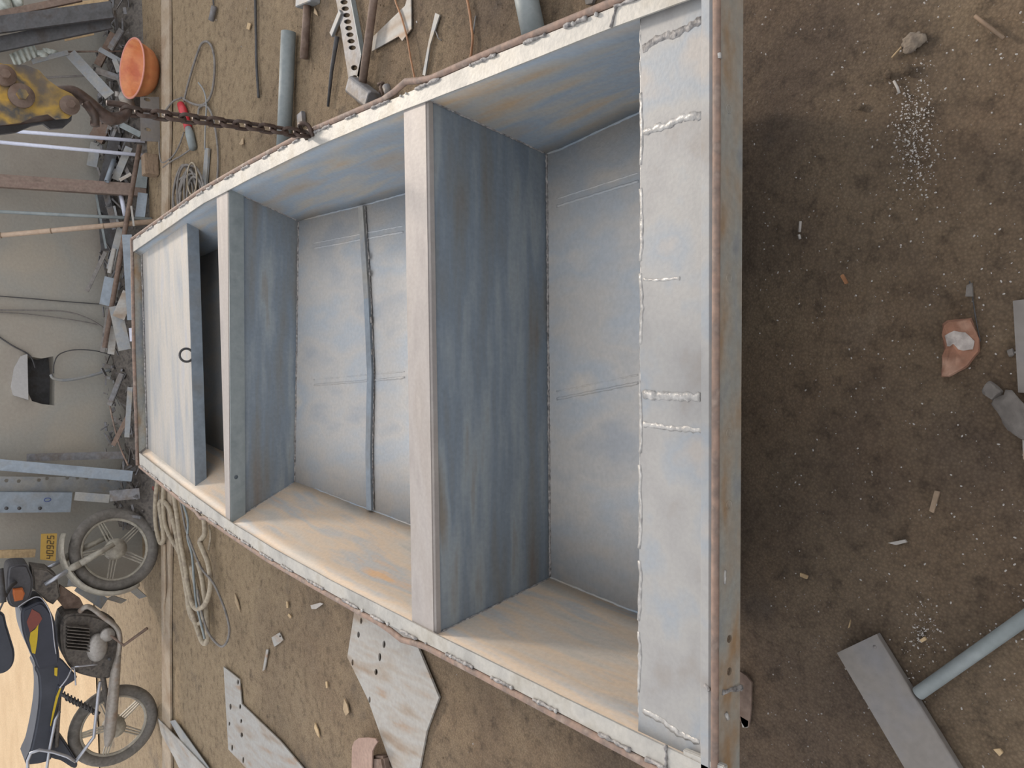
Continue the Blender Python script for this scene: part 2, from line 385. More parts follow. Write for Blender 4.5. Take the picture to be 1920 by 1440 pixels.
insL = inset([(1198, 1152), (1052, 1092), (765, 983), (735, 971), (592, 917)], L_in, -1)
def clampi(t, y): return interp(t, min(max(y, t[0][0]), t[-1][0]))
def TR(Y): return interp(R_in, Y) + .01
def TL(Y): return interp(L_in, Y) - .01
def BR(Y): return TR(Y) - clampi(insR, Y)
def BL(Y): return TL(Y) + clampi(insL, Y)
YT0, YT1, YB = .885, 1.17, 4.50          # transom top / bottom, bow
boat = thing('steel_boat', (.03, 2.6, 0), 'long open grey steel work boat under construction, filling the middle of the yard', 'boat')
def ys_between(a, b, n): return [a + (b - a) * i / n for i in range(n + 1)]
def side(name, T, B, sg, m_='side'):
    bm = bmesh.new(); n = 40; m = 6; rows = []
    for i in range(n + 1):
        f = i / n; r = []
        for j in range(m + 1):
            g = j / m                                    # 0 top .. 1 bottom
            Y0 = YT0 + (YT1 - YT0) * g; Y = Y0 + (YB - Y0) * f
            z = (ZR - .003) * (1 - g) + zb(Y) * g
            x = T(Y) * (1 - g) + B(Y) * g
            r.append(bm.verts.new((x, Y, z)))
        rows.append(r)
    for i in range(n):
        for j in range(m): bm.faces.new((rows[i][j], rows[i][j + 1], rows[i + 1][j + 1], rows[i + 1][j]))
    o = fin(bm, name, m_, boat, True); md = o.modifiers.new('s', 'SOLIDIFY'); md.thickness = .004; md.offset = 0
    return o
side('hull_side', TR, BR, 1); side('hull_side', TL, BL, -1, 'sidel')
bm = bmesh.new(); pr = None
for Y in ys_between(YT1, YB, 30):
    r = [bm.verts.new((BL(Y) + (BR(Y) - BL(Y)) * k / 4, Y, zb(Y))) for k in range(5)]
    if pr:
        for k in range(4): bm.faces.new((pr[k], pr[k + 1], r[k + 1], r[k]))
    pr = r
o = fin(bm, 'bottom_plate', 'floor', boat, True); md = o.modifiers.new('s', 'SOLIDIFY'); md.thickness = .005; md.offset = 0
def quad(name, pts, m, th=.005):
    bm = bmesh.new(); bm.faces.new([bm.verts.new(p) for p in pts]); o = fin(bm, name, m, boat)
    md = o.modifiers.new('s', 'SOLIDIFY'); md.thickness = th; md.offset = 0; return o
quad('transom', [(TL(YT0), YT0 + .01, ZR - .024), (TR(YT0), YT0, ZR - .024), (BR(YT1), YT1, .07), (BL(YT1), YT1, .07)], 'bulk')
quad('bow_plate', [(TL(YB), YB + .03, ZR + .012), (TR(YB), YB - .01, ZR + .012), (BR(YB), YB, zb(YB)), (BL(YB), YB, zb(YB))], 'flange')
# keel runners that carry the hull on the ground
for X in (-.35, .45):
    bar('keel_runner', (X, 1.5, .034), (X + .05, 2.6, .034), flat(.06, .066), 'rustb', boat, ref=(0, 0, 1))
bar('keel_runner', (.05, 2.9, .08), (.1, 4.1, .08), flat(.06, .16), 'rustb', boat, ref=(0, 0, 1))
# gunwale flanges and the rub rods welded outside them
def gunwale(ti, to, sg):
    bm = bmesh.new(); pr = None
    for Y in ys_between(.868, 4.50, 50):
        a = interp(ti, Y); b = interp(to, Y) - sg * .012; ji = .0012 * noise.noise(Vector((Y * 9, sg, 0)))
        r = [bm.verts.new((a + ji, Y, ZR + .004)), bm.verts.new((b, Y, ZR + .004)), bm.verts.new((b, Y, ZR - .03)), bm.verts.new((b - sg * .004, Y, ZR - .03)),
             bm.verts.new((b - sg * .004, Y, ZR - .001)), bm.verts.new((a + ji, Y, ZR - .001))]
        if pr:
            for k in range(6): bm.faces.new((pr[k], pr[(k + 1) % 6], r[(k + 1) % 6], r[k]))
        else: bm.faces.new(r)
        pr = r
    bm.faces.new(pr)
    return fin(bm, 'gunwale', 'strip', boat)
gunwale(R_in, R_out, 1); gunwale(L_in, L_out, -1)
def rod_path(tab, sg, kink):
    P = []
    for Y in ys_between(.86, 4.5, 60):
        x = interp(tab, Y) - sg * .001; z = ZR + .002
        for ky, amp, wd in kink:
            d = abs(Y - ky) / wd
            if d < 1: x += sg * amp * (1 - d); 
        P.append((x, Y, z))
    return P
tube('rub_rod', rod_path(R_out, 1, [(1.83, .022, .10)]), .009, 'rod', boat)
tube('rub_rod', rod_path(L_out, -1, [(1.95, .015, .10), (3.6, .02, .05)]), .009, 'rod', boat)
tube('rub_rod', [pz(1344, -60, ZR), pz(1343.5, 300, ZR), pz(1342, 720, ZR), pz(1341, 1100, ZR), pz(1340, 1490, ZR)], .0075, 'rod', boat)
tube('bow_rod', [(.835, 4.49, ZR + .006), (.23, 4.51, ZR + .01), (-.36, 4.53, ZR + .006)], .009, 'rod', boat)
# weld beads between rod and flange, in short runs
for tab, sg in ((R_out, 1), (L_out, -1)):
    Y = 1.0
    while Y < 4.4:
        ln = random.uniform(.04, .12)
        bead('tack_weld', [(interp(tab, y) - sg * .013, y, ZR + .006) for y in (Y, Y + ln / 2, Y + ln)], 'weld', boat, .006, step=.008, jit=.7)
        Y += ln + random.uniform(.03, .14)
for k in range(34):
    tab, sg = ((R_out, 1), (L_out, -1), (L_out, -1))[k % 3]; y = random.uniform(1, 4.2)
    bm = bmesh.new(); bmesh.ops.create_icosphere(bm, subdivisions=1, radius=random.uniform(.003, .006), matrix=Matrix.Translation((interp(tab, y) - sg * .014, y, ZR + .007)))
    fin(bm, 'weld_spatter', 'weldb', boat, True)

# thwart, frame beam, bulkheads
def cross(name, px0, px1, z, m, zlow, parent=boat):
    """box section across the boat: px0 = far edge (right, left), px1 = near edge"""
    a, b = pz(*px0[0], z), pz(*px0[1], z); c, d = pz(*px1[0], z), pz(*px1[1], z)
    def ext(p, q):   # run the edge out to the two hull sides
        t = (q - p) / (q.x - p.x)
        P = p + t * (TR(p.y) - .002 - p.x); Q = p + t * (TL(q.y) + .002 - p.x); return P, Q
    a, b = ext(a, b); c, d = ext(c, d); dn = Vector((0, 0, -zlow))
    bm = bmesh.new(); v = [bm.verts.new(p) for p in (a, b, d, c, a + dn, b + dn, d + dn, c + dn)]
    for f in ((0, 1, 2, 3), (3, 2, 6, 7), (4, 5, 1, 0), (7, 6, 5, 4), (0, 3, 7, 4), (1, 2, 6, 5)): bm.faces.new([v[i] for i in f])
    bmesh.ops.bevel(bm, geom=[e for e in bm.edges if abs(e.verts[0].co.z - z) < 1e-4 and abs(e.verts[1].co.z - z) < 1e-4 and e.calc_length() > .5], offset=.006, segments=3, affect='EDGES')
    return fin(bm, name, m, parent), (a, b, c, d)
_, (ta, tb, tc, td) = cross('thwart', ((755, 215), (770, 1140)), ((800, 195), (815, 1175)), ZR - .002, 'thwart', .02)
def bulkhead(c, d, top, m='bulk'):
    yR, yL = c.y + .006, d.y + .006
    pts = [(TR(yR), yR, top), (BR(yR), yR, zb(yR)), (BL(yL), yL, zb(yL)), (TL(yL), yL, top)]
    # follow the flare
    return quad('bulkhead', pts, m, .005)
bulkhead(tc, td, ZR - .02); 
quad('bulkhead', [(TR(ta.y), ta.y, ZR - .02), (BR(ta.y), ta.y - .005, zb(ta.y)), (BL(tb.y), tb.y - .005, zb(tb.y)), (TL(tb.y), tb.y, ZR - .02)], 'bulk')
_, (ba, bb, bc, bd) = cross('frame_beam', ((406, 400), (422, 960)), ((428, 370), (432, 980)), ZR - .002, 'thwart', .006)
bulkhead(bc, bd, ZR - .01)
# front flange of the beam with one bolt hole
ln = (bd - bc).length; ex = (bd - bc).normalized()
hp = py(441, 894, (bc.lerp(bd, .9)).y); hx = (hp - bc).dot(ex)
fm = Matrix(((ex.x, 0, ex.y, bc.x), (ex.y, 0, -ex.x, bc.y - .004), (0, 1, 0, ZR), (0, 0, 0, 1)))
plate('beam_flange', [(0.0, -.002), (ln - .0, -.002), (ln, -.062), (0, -.062)], 'galv', boat, [circ(hx, hp.z - ZR, .0085)], .005, fm)
# weld beads around the bulkheads
def at_side(Y, g, Tf, Bf): return (Tf(Y) * (1 - g) + Bf(Y) * g, Y, ZR * (1 - g) + zb(Y) * g)
for (p, q) in ((tc, td), (bc, bd)):
    yR, yL = p.y, q.y
    bead('weld_seam', [at_side(yR, .05, TR, BR), at_side(yR, .97, TR, BR)], 'weld', boat, .006)
    bead('weld_seam', [(BR(yR) - .005, yR, zb(yR) + .003), (BL(yL) + .005, yL, zb(yL) + .003)], 'weld', boat, .006)
    bead('weld_seam', [at_side(yL, .97, TL, BL), at_side(yL, .05, TL, BL)], 'weld', boat, .006)
# seams where bottom meets sides
for Tf, Bf, s in ((TR, BR, -1), (TL, BL, 1)):
    bead('bottom_seam', [(Bf(y) + s * .002, y, zb(y) + .001) for y in ys_between(1.2, 3.1, 12)], 'side', boat, .006, jit=.2, step=.015)
# bottom strake seams running lengthwise
for pxs in ([(1198, 340), (1045, 387)], [(1198, 718), (1045, 748)], [(757, 435), (590, 466)], [(760, 708), (590, 722)]):
    p = [pzb(*a) for a in pxs]
    bead('strake_seam', [v + Vector((0, 0, .002)) for v in p], 'floor', boat, .006, jit=.25, step=.012)
    p2 = [v + Vector((.022, 0, .001)) for v in p]
    bead('strake_seam', p2, 'floor', boat, .004, jit=.25, step=.012)
# rib lying across the bottom of the middle compartment
P = [pzb(683, 388), pzb(694, 560), pzb(700, 700), pzb(697, 850), pzb(699, 955)]
P = [p + Vector((0, 0, .012)) for p in P]
for i in range(4):
    a, b = P[i], P[i + 1]; ext_ = (b - a).normalized() * .001
    bar('floor_rib', a, b + ext_, flat(.030, .012), 'lgrey' if i < 1 else 'bluish', boat, ref=(0, -.1, 1))
bm = bmesh.new()
for i in range(4):
    if i in (0, 1, 2, 3): bead_bm(bm, [P[i] + Vector((0, -.017, -.006)), P[i + 1] + Vector((0, -.017, -.006))], .003, .008, .9)
for x, y in ((697, 480), (699, 512), (701, 600), (702, 660), (703, 700), (701, 905)):
    p = pzb(x, y); bead_bm(bm, [p + Vector((-.012, 0, .012)), p + Vector((.012, 0, .012))], .006, .006, .5)
fin(bm, 'rib_weld', 'weld', boat, True)

# foredeck, set below the rim, with a turned-down edge
ZF = .462
e0, e1 = pz(350, 400, ZF), pz(366, 905, ZF)
def xat(p, q, X): t = (X - p.x) / (q.x - p.x); return p.lerp(q, t)
E0 = xat(e0, e1, TR(e0.y) - .004); E1 = xat(e0, e1, TL(e1.y) + .004)
bm = bmesh.new()
rt = [Vector((TR(y) - .003 - .0 * y, y, ZF)) for y in ys_between(E0.y, 4.48, 8)]; lt = [Vector((TL(y) + .003, y, ZF)) for y in ys_between(4.49, E1.y, 8)]
bm.faces.new([bm.verts.new(p) for p in rt + lt]); o = fin(bm, 'foredeck', 'fore', boat); md = o.modifiers.new('s', 'SOLIDIFY'); md.thickness = .005; md.offset = -1
bar('foredeck_edge', E0 + Vector((0, 0, -.026)), E1 + Vector((0, 0, -.026)), flat(.052, .005), 'bluish', boat, ref=(0, -1, 0))
rc = pz(349, 666, ZF + .02)
bm = bmesh.new(); tube_bm(bm, [rc + Vector((math.cos(a) * .03, -.004, math.sin(a) * .03)) for a in [2 * math.pi * k / 24 for k in range(24)]], .0055, 8, True)
fin(bm, 'mooring_ring', 'dark', boat, True)
bead('ring_weld', [pz(362, 655, ZF - .03) + Vector((0, -.01, 0)), pz(363, 668, ZF - .03) + Vector((0, -.01, 0))], 'weldb', boat, .006)
bead('bow_seam', [(TR(4.47), 4.47, ZF + .004), (TL(4.48), 4.49, ZF + .004)], 'weld', boat, .005)

# aft deck
ZD = .485
pts = [pz(1200, 40, ZD), pz(1204, 240, ZD), pz(1201, 500, ZD), pz(1202, 740, ZD), pz(1199, 1000, ZD), pz(1197, 1365, ZD)]
far = []
for i in range(60):
    y = 40 + (1365 - 40) * i / 59; xx = interp([(40, 1201), (500, 1201), (1365, 1197)], y) + 2.2 * noise.noise(Vector((y * .02, 0, 0))) + 1.2 * noise.noise(Vector((y * .1, 5, 0)))
    far.append(pz(xx, y, ZD))
far[0] = Vector((TR(far[0].y) - .004, far[0].y, ZD)); far[-1] = Vector((TL(far[-1].y) + .004, far[-1].y, ZD))
near = [pz(1338, 1440, ZD), pz(1342, -20, ZD)]; near[0].x = TL(.92) + .004; near[1].x = TR(.9) - .004
plate('aft_deck', [p[:2] for p in far + near], 'deck', boat, (), .005, Matrix.Translation((0, 0, ZD - .0025)))
bm = bmesh.new()
bead_bm(bm, [far[k] + Vector((0, 0, -.002)) for k in range(0, 60, 2)], .0035, .01, .5); fin(bm, 'deck_edge_bead', 'weldb', boat, True)
for a, b in ((6, 12), (14, 20), (21, 27), (31, 36), (37, 44), (45, 50), (51, 56)):
    bead('edge_weld', [far[k] + Vector((0, -.004 * math.sin(math.pi * (k - a) / (b - a)), 0)) for k in range(a, b + 1)], 'weldb', boat, .006, step=.01, jit=.2, sq=.22)
for pxs, mm, r in (([(1206, 93), (1235, 72), (1262, 64), (1290, 52), (1318, 36)], 'weld', .0075), ([(1206, 248), (1245, 236), (1275, 222), (1316, 216)], 'weldb', .007),
                  ([(1206, 740), (1240, 742), (1275, 744), (1314, 745)], 'weldb', .008), ([(1206, 795), (1250, 802), (1300, 806), (1316, 808)], 'weldb', .0055),
                  ([(1206, 1334), (1240, 1350), (1270, 1374), (1312, 1392)], 'weldb', .006), ([(1206, 524), (1230, 525), (1275, 522)], 'weldb', .003)):
    bead('deck_weld', [pz(x, y, ZD) for x, y in pxs], mm, boat, r * 1.5, jit=.5, sq=.2, step=.006)
for x, y0, y1 in ((1317, 450, 492), (1318, 1068, 1145), (1320, 808, 850)):
    bead('deck_weld', [pz(x, y0, ZD + .006), pz(x + 3, (y0 + y1) / 2, ZD + .006), pz(x, y1, ZD + .006)], 'weldb', boat, .004)
# rim bar and the drilled flange on the transom
def L_(x, z, y): return pz(x, y, z)
bar('transom_rim', pz(1328, -20, ZR - .004), pz(1326, 1470, ZR - .004), flat(.024, .016), 'deck', boat, ref=(0, 0, 1), bev=.004)
fa, fb = pz(1348, -70, .493), pz(1345, 1500, .493); fa.z = fb.z = 0; ln = (fb - fa).length; ex = (fb - fa).normalized()
fmt = Matrix(((ex.x, 0, ex.y, fa.x), (ex.y, 0, -ex.x, fa.y), (0, 1, 0, 0), (0, 0, 0, 1)))
def onfl(x, y):
    d = ray(x, y); n = Vector((ex.y, -ex.x, 0)); o_ = Vector((0, 0, HC)); t = (fa - o_).dot(n) / d.dot(n); p = o_ + d * t; return ((p - fa).dot(ex), p.z)
zlo = onfl(1388, 720)[1]
plate('transom_flange', [(0, ZR - .004), (ln, ZR - .004), (ln, onfl(1384, 1400)[1]), (0, onfl(1391, 20)[1])], 'flange', boat,
      [circ(*onfl(1365, y), .0075, n=20) for y in (1197, 1258)], .006, fmt)
def flp(x, y, o=.004): a, z = onfl(x, y); p = fa + ex * a; return Vector((p.x, p.y - o, z))
for y in (205, 522, 812, 946):     # filled bolt holes show as faint rings
    c0 = flp(1364, y, .0032); R_ = .0075
    bm = bmesh.new(); tube_bm(bm, [c0 + ex * math.cos(a) * R_ + Vector((0, 0, math.sin(a) * R_)) for a in [2 * math.pi * k / 20 for k in range(20)]], .0012, 6, True)
    fin(bm, 'filled_hole', 'flange', boat, True)
bead('flange_weld', [flp(1352, 1297, .003), flp(1386, 1287, .003)], 'weld', boat, .007, jit=.6)
bead('flange_weld', [flp(1357, 1336, .003), flp(1362, 1345, .003)], 'weldb', boat, .006, jit=.5)
bead('flange_weld', [flp(1357, 1068, .003), flp(1356, 1095, .003)], 'weldb', boat, .004, jit=.5)
bead('rod_weld', [pz(1349, 100, ZR), pz(1349, 110, ZR)], 'weldb', boat, .006)
bead('rod_weld', [pz(1341, 1040, ZR), pz(1340, 1048, ZR)], 'weldb', boat, .006)
# butt welds across the flanges
for a, b in (((1146, 52), (1155, 12)), ((1249, 1397), (1249, 1440)), ((1320, 1283), (1331, 1295))):
    bead('butt_weld', [pz(*a, ZR + .005), pz(*b, ZR + .005)], 'weld', boat, .005, jit=.4)
for X0, X1, Y0, Y1 in ((-.785, -.700, .872, .965)  ,):
    box('corner_plate', ((X0 + X1) / 2, (Y0 + Y1) / 2, ZR - .004), (X1 - X0, Y1 - Y0, .012), 'strip', boat)
# short eye where the hoist chain is shackled
eye = py(566, 247, 2.55)

# ------------------------------------------------------------------ chain and hoist
cb = pz(578, 252, ZR + .01)
YC = cb.y
ctop = py(232, 207, YC)
chain = thing('chain', tuple(cb), 'oily brown lifting chain running from the boat gunwale up to the yellow hoist', 'chain')
path = [cb, py(480, 238, YC), py(400, 228, YC), py(310, 217, YC), ctop]
cum = [0]
for i in range(4): cum.append(cum[-1] + (path[i + 1] - path[i]).length)
tot = cum[-1]; pitch = .040; nl = int(tot / pitch)
def link_bm(bm, c, t, s, L=.0275, W=.0135, r=.0062):
    ptsl = []
    for k in range(16):
        a = 2 * math.pi * k / 16; ptsl.append(c + t * (math.cos(a) * W + (L - W) * .9 * (1 if math.cos(a) > 0 else -1)) + s * math.sin(a) * W)
    tube_bm(bm, ptsl, r, 6, True)
for k in range(nl):
    sdist = (k + .5) * tot / nl; i = max(j for j in range(4) if cum[j] <= sdist)
    c0 = path[i].lerp(path[i + 1], (sdist - cum[i]) / (cum[i + 1] - cum[i])); t = (path[i + 1] - path[i]).normalized()
    s = t.cross(Vector((0, 1, 0))).normalized(); n = t.cross(s)
    an = math.radians(38 + (90 if k % 2 else 0)); v = s * math.cos(an) + n * math.sin(an)
    bm = bmesh.new(); link_bm(bm, c0, t, v); fin(bm, 'link', 'chain', chain, True)
bm = bmesh.new(); tube_bm(bm, smoothpath([cb + Vector((-.01, .02, -.005)), cb + Vector((.025, 0, .03)), cb + Vector((.02, -.03, .015)), cb + Vector((-.012, -.025, -.004))], 5), .007, 8)
fin(bm, 'shackle', 'chain', chain, True)
hoist = thing('chain_hoist', tuple(py(60, 190, YC)), 'worn yellow and black chain hoist hanging above the boat at the left edge', 'hoist')
HY = YC
def hp2(x, y): p = py(x, y, HY); return (p.x, p.z)
hm = lambda yo: Matrix(((1, 0, 0, 0), (0, 0, 1, HY + yo), (0, 1, 0, 0), (0, 0, 0, 1)))
body = [(-60, 118), (0, 132), (42, 134), (66, 143), (84, 162), (104, 176), (126, 186), (140, 200), (138, 216), (122, 230), (98, 232), (84, 222), (62, 226), (34, 238), (-10, 244), (-60, 240)]
plate('side_plate', [hp2(x, y) for x, y in body], 'yellow', hoist, (), .012, hm(-.045))
plate('side_plate', [hp2(x + 2, y + 2) for x, y in body], 'dark', hoist, (), .012, hm(.045))
core = [(-60, 135), (40, 146), (80, 172), (125, 195), (128, 215), (90, 220), (30, 228), (-60, 232)]
plate('gear_case', [hp2(x, y) for x, y in core], 'chain', hoist, (), .08, hm(0))
for (x, y, r) in ((33, 192, .030), (122, 209, .024), (2, 155, .026)):
    p = py(x, y, HY)
    tube('bolt_boss', [p + Vector((0, -.05, 0)), p + Vector((0, -.064, 0))], r, 'rustb', hoist, 20)
    bm = bmesh.new(); tube_bm(bm, [p + Vector((0, -.062, 0)), p + Vector((0, -.076, 0))], r * .45, 6); fin(bm, 'bolt_head', 'yellow' if x == 33 else 'rustb', hoist)
# swivel hook that holds the chain
tube('hook', smoothpath([py(100, 172, HY), py(135, 172, HY), py(162, 190, HY), py(185, 210, HY), py(205, 222, HY), py(226, 220, HY), py(240, 205, HY), py(226, 196, HY), py(200, 193, HY)], 5), .016, 'chain', hoist, 10,
     rf=lambda t: .014 + .012 * math.sin(math.pi * min(1, t * 1.15)) * .6 - .006 * t)
tube('hook', smoothpath([py(160, 192, HY - .02), py(176, 216, HY - .02), py(178, 236, HY - .02)], 5), .012, 'chain', hoist, 8)

# ------------------------------------------------------------------ MOTORCYCLE
wf, wr = pz(297, 1018, 0), pz(293, 1338, 0)
ux = Vector((wr.x - wf.x, wr.y - wf.y, 0)).normalized()      # front -> rear
nrm = Vector((ux.y, -ux.x, 0))
if nrm.y > 0: nrm = -nrm                                      # towards the camera
def bk(x, y, off=0.0):
    d = ray(x, y); o_ = Vector((0, 0, HC)); b0 = wf + nrm * off
    t = (b0 - o_).dot(nrm) / d.dot(nrm); return o_ + d * t
bike = thing('motorcycle', tuple((wf + wr) / 2), 'dusty dark motorcycle with yellow stripes and number plate, parked at the end of the wall', 'motorcycle')
def ringbm(bm, c, ax, R, r, seg=40, ts=10, flat_=1.0):
    a = Vector((0, 0, 1)); b = ax.cross(a).normalized()
    rings = []
    for i in range(seg):
        th = 2 * math.pi * i / seg; rad = a * math.cos(th) + b * math.sin(th); row = []
        for k in range(ts):
            ph = 2 * math.pi * k / ts; row.append(bm.verts.new(c + rad * (R + r * math.cos(ph)) + ax * r * flat_ * math.sin(ph)))
        rings.append(row)
    for i in range(seg):
        A, B = rings[i], rings[(i + 1) % seg]
        for k in range(ts): bm.faces.new((A[k], A[(k + 1) % ts], B[(k + 1) % ts], B[k]))
def wheel(c, ax, R, nsp, lab):
    bm = bmesh.new(); ringbm(bm, c, ax, R * .735, R * .045, 40, 8, .9)
    a = Vector((0, 0, 1)); b = ax.cross(a).normalized()
    for i in range(nsp):
        th = 2 * math.pi * i / nsp + .05; rad = a * math.cos(th) + b * math.sin(th); tg = ax.cross(rad)
        for o in (-1, 0, 1):
            prof_bm(bm, c + rad * R * .18 + tg * o * .020 , c + rad * R * .72 + tg * o * .010 * (1 + .6), flat(.007, .016), ax)
    wh = fin(bm, 'wheel', 'rim', bike)
    bm = bmesh.new(); ringbm(bm, c, ax, R - R * .13, R * .13, 48, 12, .85); fin(bm, 'tyre', 'tyre', wh, True)
    tube('hub', [c - ax * .05, c - ax * .03, c + ax * .045, c + ax * .06], [R * .2, R * .24, R * .24, R * .10], 'rim', wh, 24)
    return wh
RW = .285
fax = (nrm * math.cos(.45) + ux * -math.sin(.45)).normalized()
fc = Vector((wf.x, wf.y, RW)); rc_ = Vector((wr.x, wr.y, RW))
wheel(fc, fax, RW, 5, 'front'); wheel(rc_, nrm, RW * 1.03, 5, 'rear')
# forks
for off, pa, pb, pc, pd in ((.075, (214, 1020), (150, 1057), (128, 1069), (84, 1096)), (-.075, (205, 1005), (140, 1036), (114, 1052), (80, 1070))):
    tube('fork_slider', [bk(*pa, off), bk(*pb, off)], [.016, .023], 'rim', bike, 12)
    tube('fork_tube', [bk(*pc, off), bk(*pd, off)], .014, 'chrome', bike, 12)
    tube('fork_gaiter', [bk(*pb, off), bk(*pc, off)], .025, 'rim', bike, 12)
# front mudguard follows the tyre
bm = bmesh.new(); a_ = Vector((0, 0, 1)); b_ = fax.cross(a_).normalized()
if b_.dot(ux) < 0: b_ = -b_
rows = []
for i in range(25):
    th = math.radians(-26 + 140 * i / 24); rad = a_ * math.cos(th) + b_ * math.sin(th); row = []; lift = .045 * (1 - i / 24) ** 1.5
    for k in range(7):
        ph = math.radians(-80 + 160 * k / 6); row.append(bm.verts.new(fc + rad * (RW + .014 + lift + .028 * math.cos(ph) - .02) + fax * .062 * math.sin(ph)))
    rows.append(row)
for i in range(24):
    for k in range(6): bm.faces.new((rows[i][k], rows[i][k + 1], rows[i + 1][k + 1], rows[i + 1][k]))
o = fin(bm, 'front_mudguard', 'rim', bike, True); md = o.modifiers.new('s', 'SOLIDIFY'); md.thickness = .003
def closed_smooth(p, n=4):
    k = len(p); out = []
    for i in range(k):
        a, b, c, d = p[i - 1], p[i], p[(i + 1) % k], p[(i + 2) % k]
        for j in range(n):
            t = j / n; out.append(tuple(.5 * ((2 * b[q]) + (c[q] - a[q]) * t + (2 * a[q] - 5 * b[q] + 4 * c[q] - d[q]) * t * t + (3 * b[q] - a[q] - 3 * c[q] + d[q]) * t ** 3) for q in (0, 1)))
    return out
def mplate(name, pxs, m, off, th, parent=bike, bev=0.0):
    """body panel cut in the bike's own plane, with real thickness"""
    if name in ('fuel_tank', 'seat', 'mirror', 'headlight_housing', 'engine_block', 'rear_mudguard'): pxs = closed_smooth(pxs); bev = min(bev, .014)
    o0 = wf + nrm * off; pts = []
    for x, y in pxs:
        p = bk(x, y, off) - o0; pts.append((p.dot(ux), p.z))
    bm = bmesh.new(); f = [o0 + ux * a + Vector((0, 0, z)) for a, z in pts]
    A = [bm.verts.new(p + nrm * th / 2) for p in f]; B = [bm.verts.new(p - nrm * th / 2) for p in f]
    k = len(f); fa_ = bm.faces.new(A); fb_ = bm.faces.new(B)
    for i in range(k): bm.faces.new((A[i], A[(i + 1) % k], B[(i + 1) % k], B[i]))
    bmesh.ops.recalc_face_normals(bm, faces=bm.faces)
    if bev: bmesh.ops.bevel(bm, geom=[e for e in bm.edges if (e in set(fa_.edges) or e in set(fb_.edges))] if fa_.is_valid else bm.edges[:], offset=bev, segments=3, affect='EDGES')
    return fin(bm, name, m, parent, False)
tank = mplate('fuel_tank', [(34, 1136), (48, 1126), (68, 1118), (80, 1124), (92, 1142), (99, 1165), (102, 1195), (105, 1226), (92, 1236), (66, 1242), (56, 1222), (44, 1196), (36, 1170)], 'navy', .0, .24, bev=.035)
tube('tank_edge_trim', smoothpath([bk(34, 1138, .122), bk(50, 1127, .122), bk(68, 1119, .124), bk(80, 1124, .124), bk(92, 1143, .124), bk(98, 1165, .124), bk(101, 1196, .124), bk(105, 1226, .122)], 4), .004, 'chrome', tank, 6)
mplate('yellow_graphic', [(66, 1180), (72, 1170), (70, 1200), (66, 1226), (60, 1224), (55, 1200), (57, 1186)], 'yelp', .122, .004, tank)
mplate('red_graphic', [(50, 1166), (60, 1142), (74, 1150), (79, 1160), (72, 1172), (62, 1180), (56, 1186)], 'redp', .122, .004, tank)
seat = mplate('seat', [(62, 1238), (104, 1226), (110, 1262), (106, 1300), (100, 1338), (94, 1378), (90, 1412), (44, 1420), (52, 1392), (60, 1356), (66, 1318), (68, 1286), (66, 1258)], 'seat', 0, .20, bev=.03)
mplate('side_cover', [(104, 1228), (118, 1238), (144, 1268), (140, 1274), (118, 1288), (108, 1284)], 'navy', .09, .03, bev=.006)
mplate('yellow_stripe', [(102, 1252), (108, 1252), (107, 1268), (102, 1266)], 'yelp', .108, .004, bike)
tc_ = mplate('tail_cowl', [(108, 1284), (122, 1286), (112, 1310), (104, 1340), (98, 1368), (92, 1376), (96, 1340), (102, 1308)], 'navy', .10, .02, bev=.004)
mplate('yellow_stripe', [(112, 1290), (116, 1286), (109, 1308), (102, 1336), (95, 1362), (94, 1360), (99, 1332), (105, 1306)], 'yelp', .113, .004, tc_)
# headlight housing, indicator, plate, mirror, bars
hl = mplate('headlight_housing', [(10, 1068), (18, 1054), (45, 1052), (52, 1062), (58, 1080), (56, 1104), (46, 1124), (24, 1132), (10, 1118)], 'hlamp', .02, .16, bev=.03)
mplate('indicator', [(24, 1104), (42, 1102), (46, 1112), (42, 1124), (27, 1127), (24, 1114)], 'amber', .11, .03, bike, bev=.006)
mplate('fork_yoke', [(56, 1058), (86, 1062), (104, 1076), (110, 1112), (96, 1128), (84, 1122), (60, 1100)], 'engine', 0, .13, bev=.01)
np_ = mplate('number_plate', [(77, 1001), (107, 1000), (104, 1052), (75, 1049)], 'platey', .03, .004, bev=0)
# the figures of the plate, read from the bottom of the picture upwards
SEG = {'0': 'abcdef', '4': 'fgbc', '9': 'abcdfg', '2': 'abged', '5': 'afgcd'}
def glyph(bm, ch, org, ax_, up, w_, h_, r_):
    P_ = {'a': ((0, 1), (1, 1)), 'b': ((1, 1), (1, .5)), 'c': ((1, .5), (1, 0)), 'd': ((0, 0), (1, 0)), 'e': ((0, .5), (0, 0)), 'f': ((0, 1), (0, .5)), 'g': ((0, .5), (1, .5))}
    for s in SEG[ch]:
        (x0, y0), (x1, y1) = P_[s]
        tube_bm(bm, [org + ax_ * x0 * w_ + up * y0 * h_, org + ax_ * x1 * w_ + up * y1 * h_], r_, 6)
q0, q1, q2 = bk(99, 1049, .034), bk(101, 1003, .034), bk(85, 1048, .034)
ax_ = (q1 - q0); up_ = (q2 - q0)
bm = bmesh.new()
for i, ch in enumerate('40925'): glyph(bm, ch, q0 + ax_ * (i + .15) / 5, ax_.normalized(), up_.normalized(), ax_.length / 5 * .58, up_.length * .85, .0026)
fin(bm, 'plate_number', 'ink', np_, True)
tube('handlebar', smoothpath([bk(8, 1120, .30), bk(20, 1100, .2), bk(30, 1090, .05), bk(20, 1080, -.15), bk(-10, 1070, -.3)], 5), .012, 'dark', bike)
mplate('mirror', [(-30, 1150), (4, 1148), (12, 1170), (20, 1196), (27, 1222), (24, 1244), (12, 1258), (-6, 1262), (-30, 1250)], 'seat', .18, .035, bev=.012)
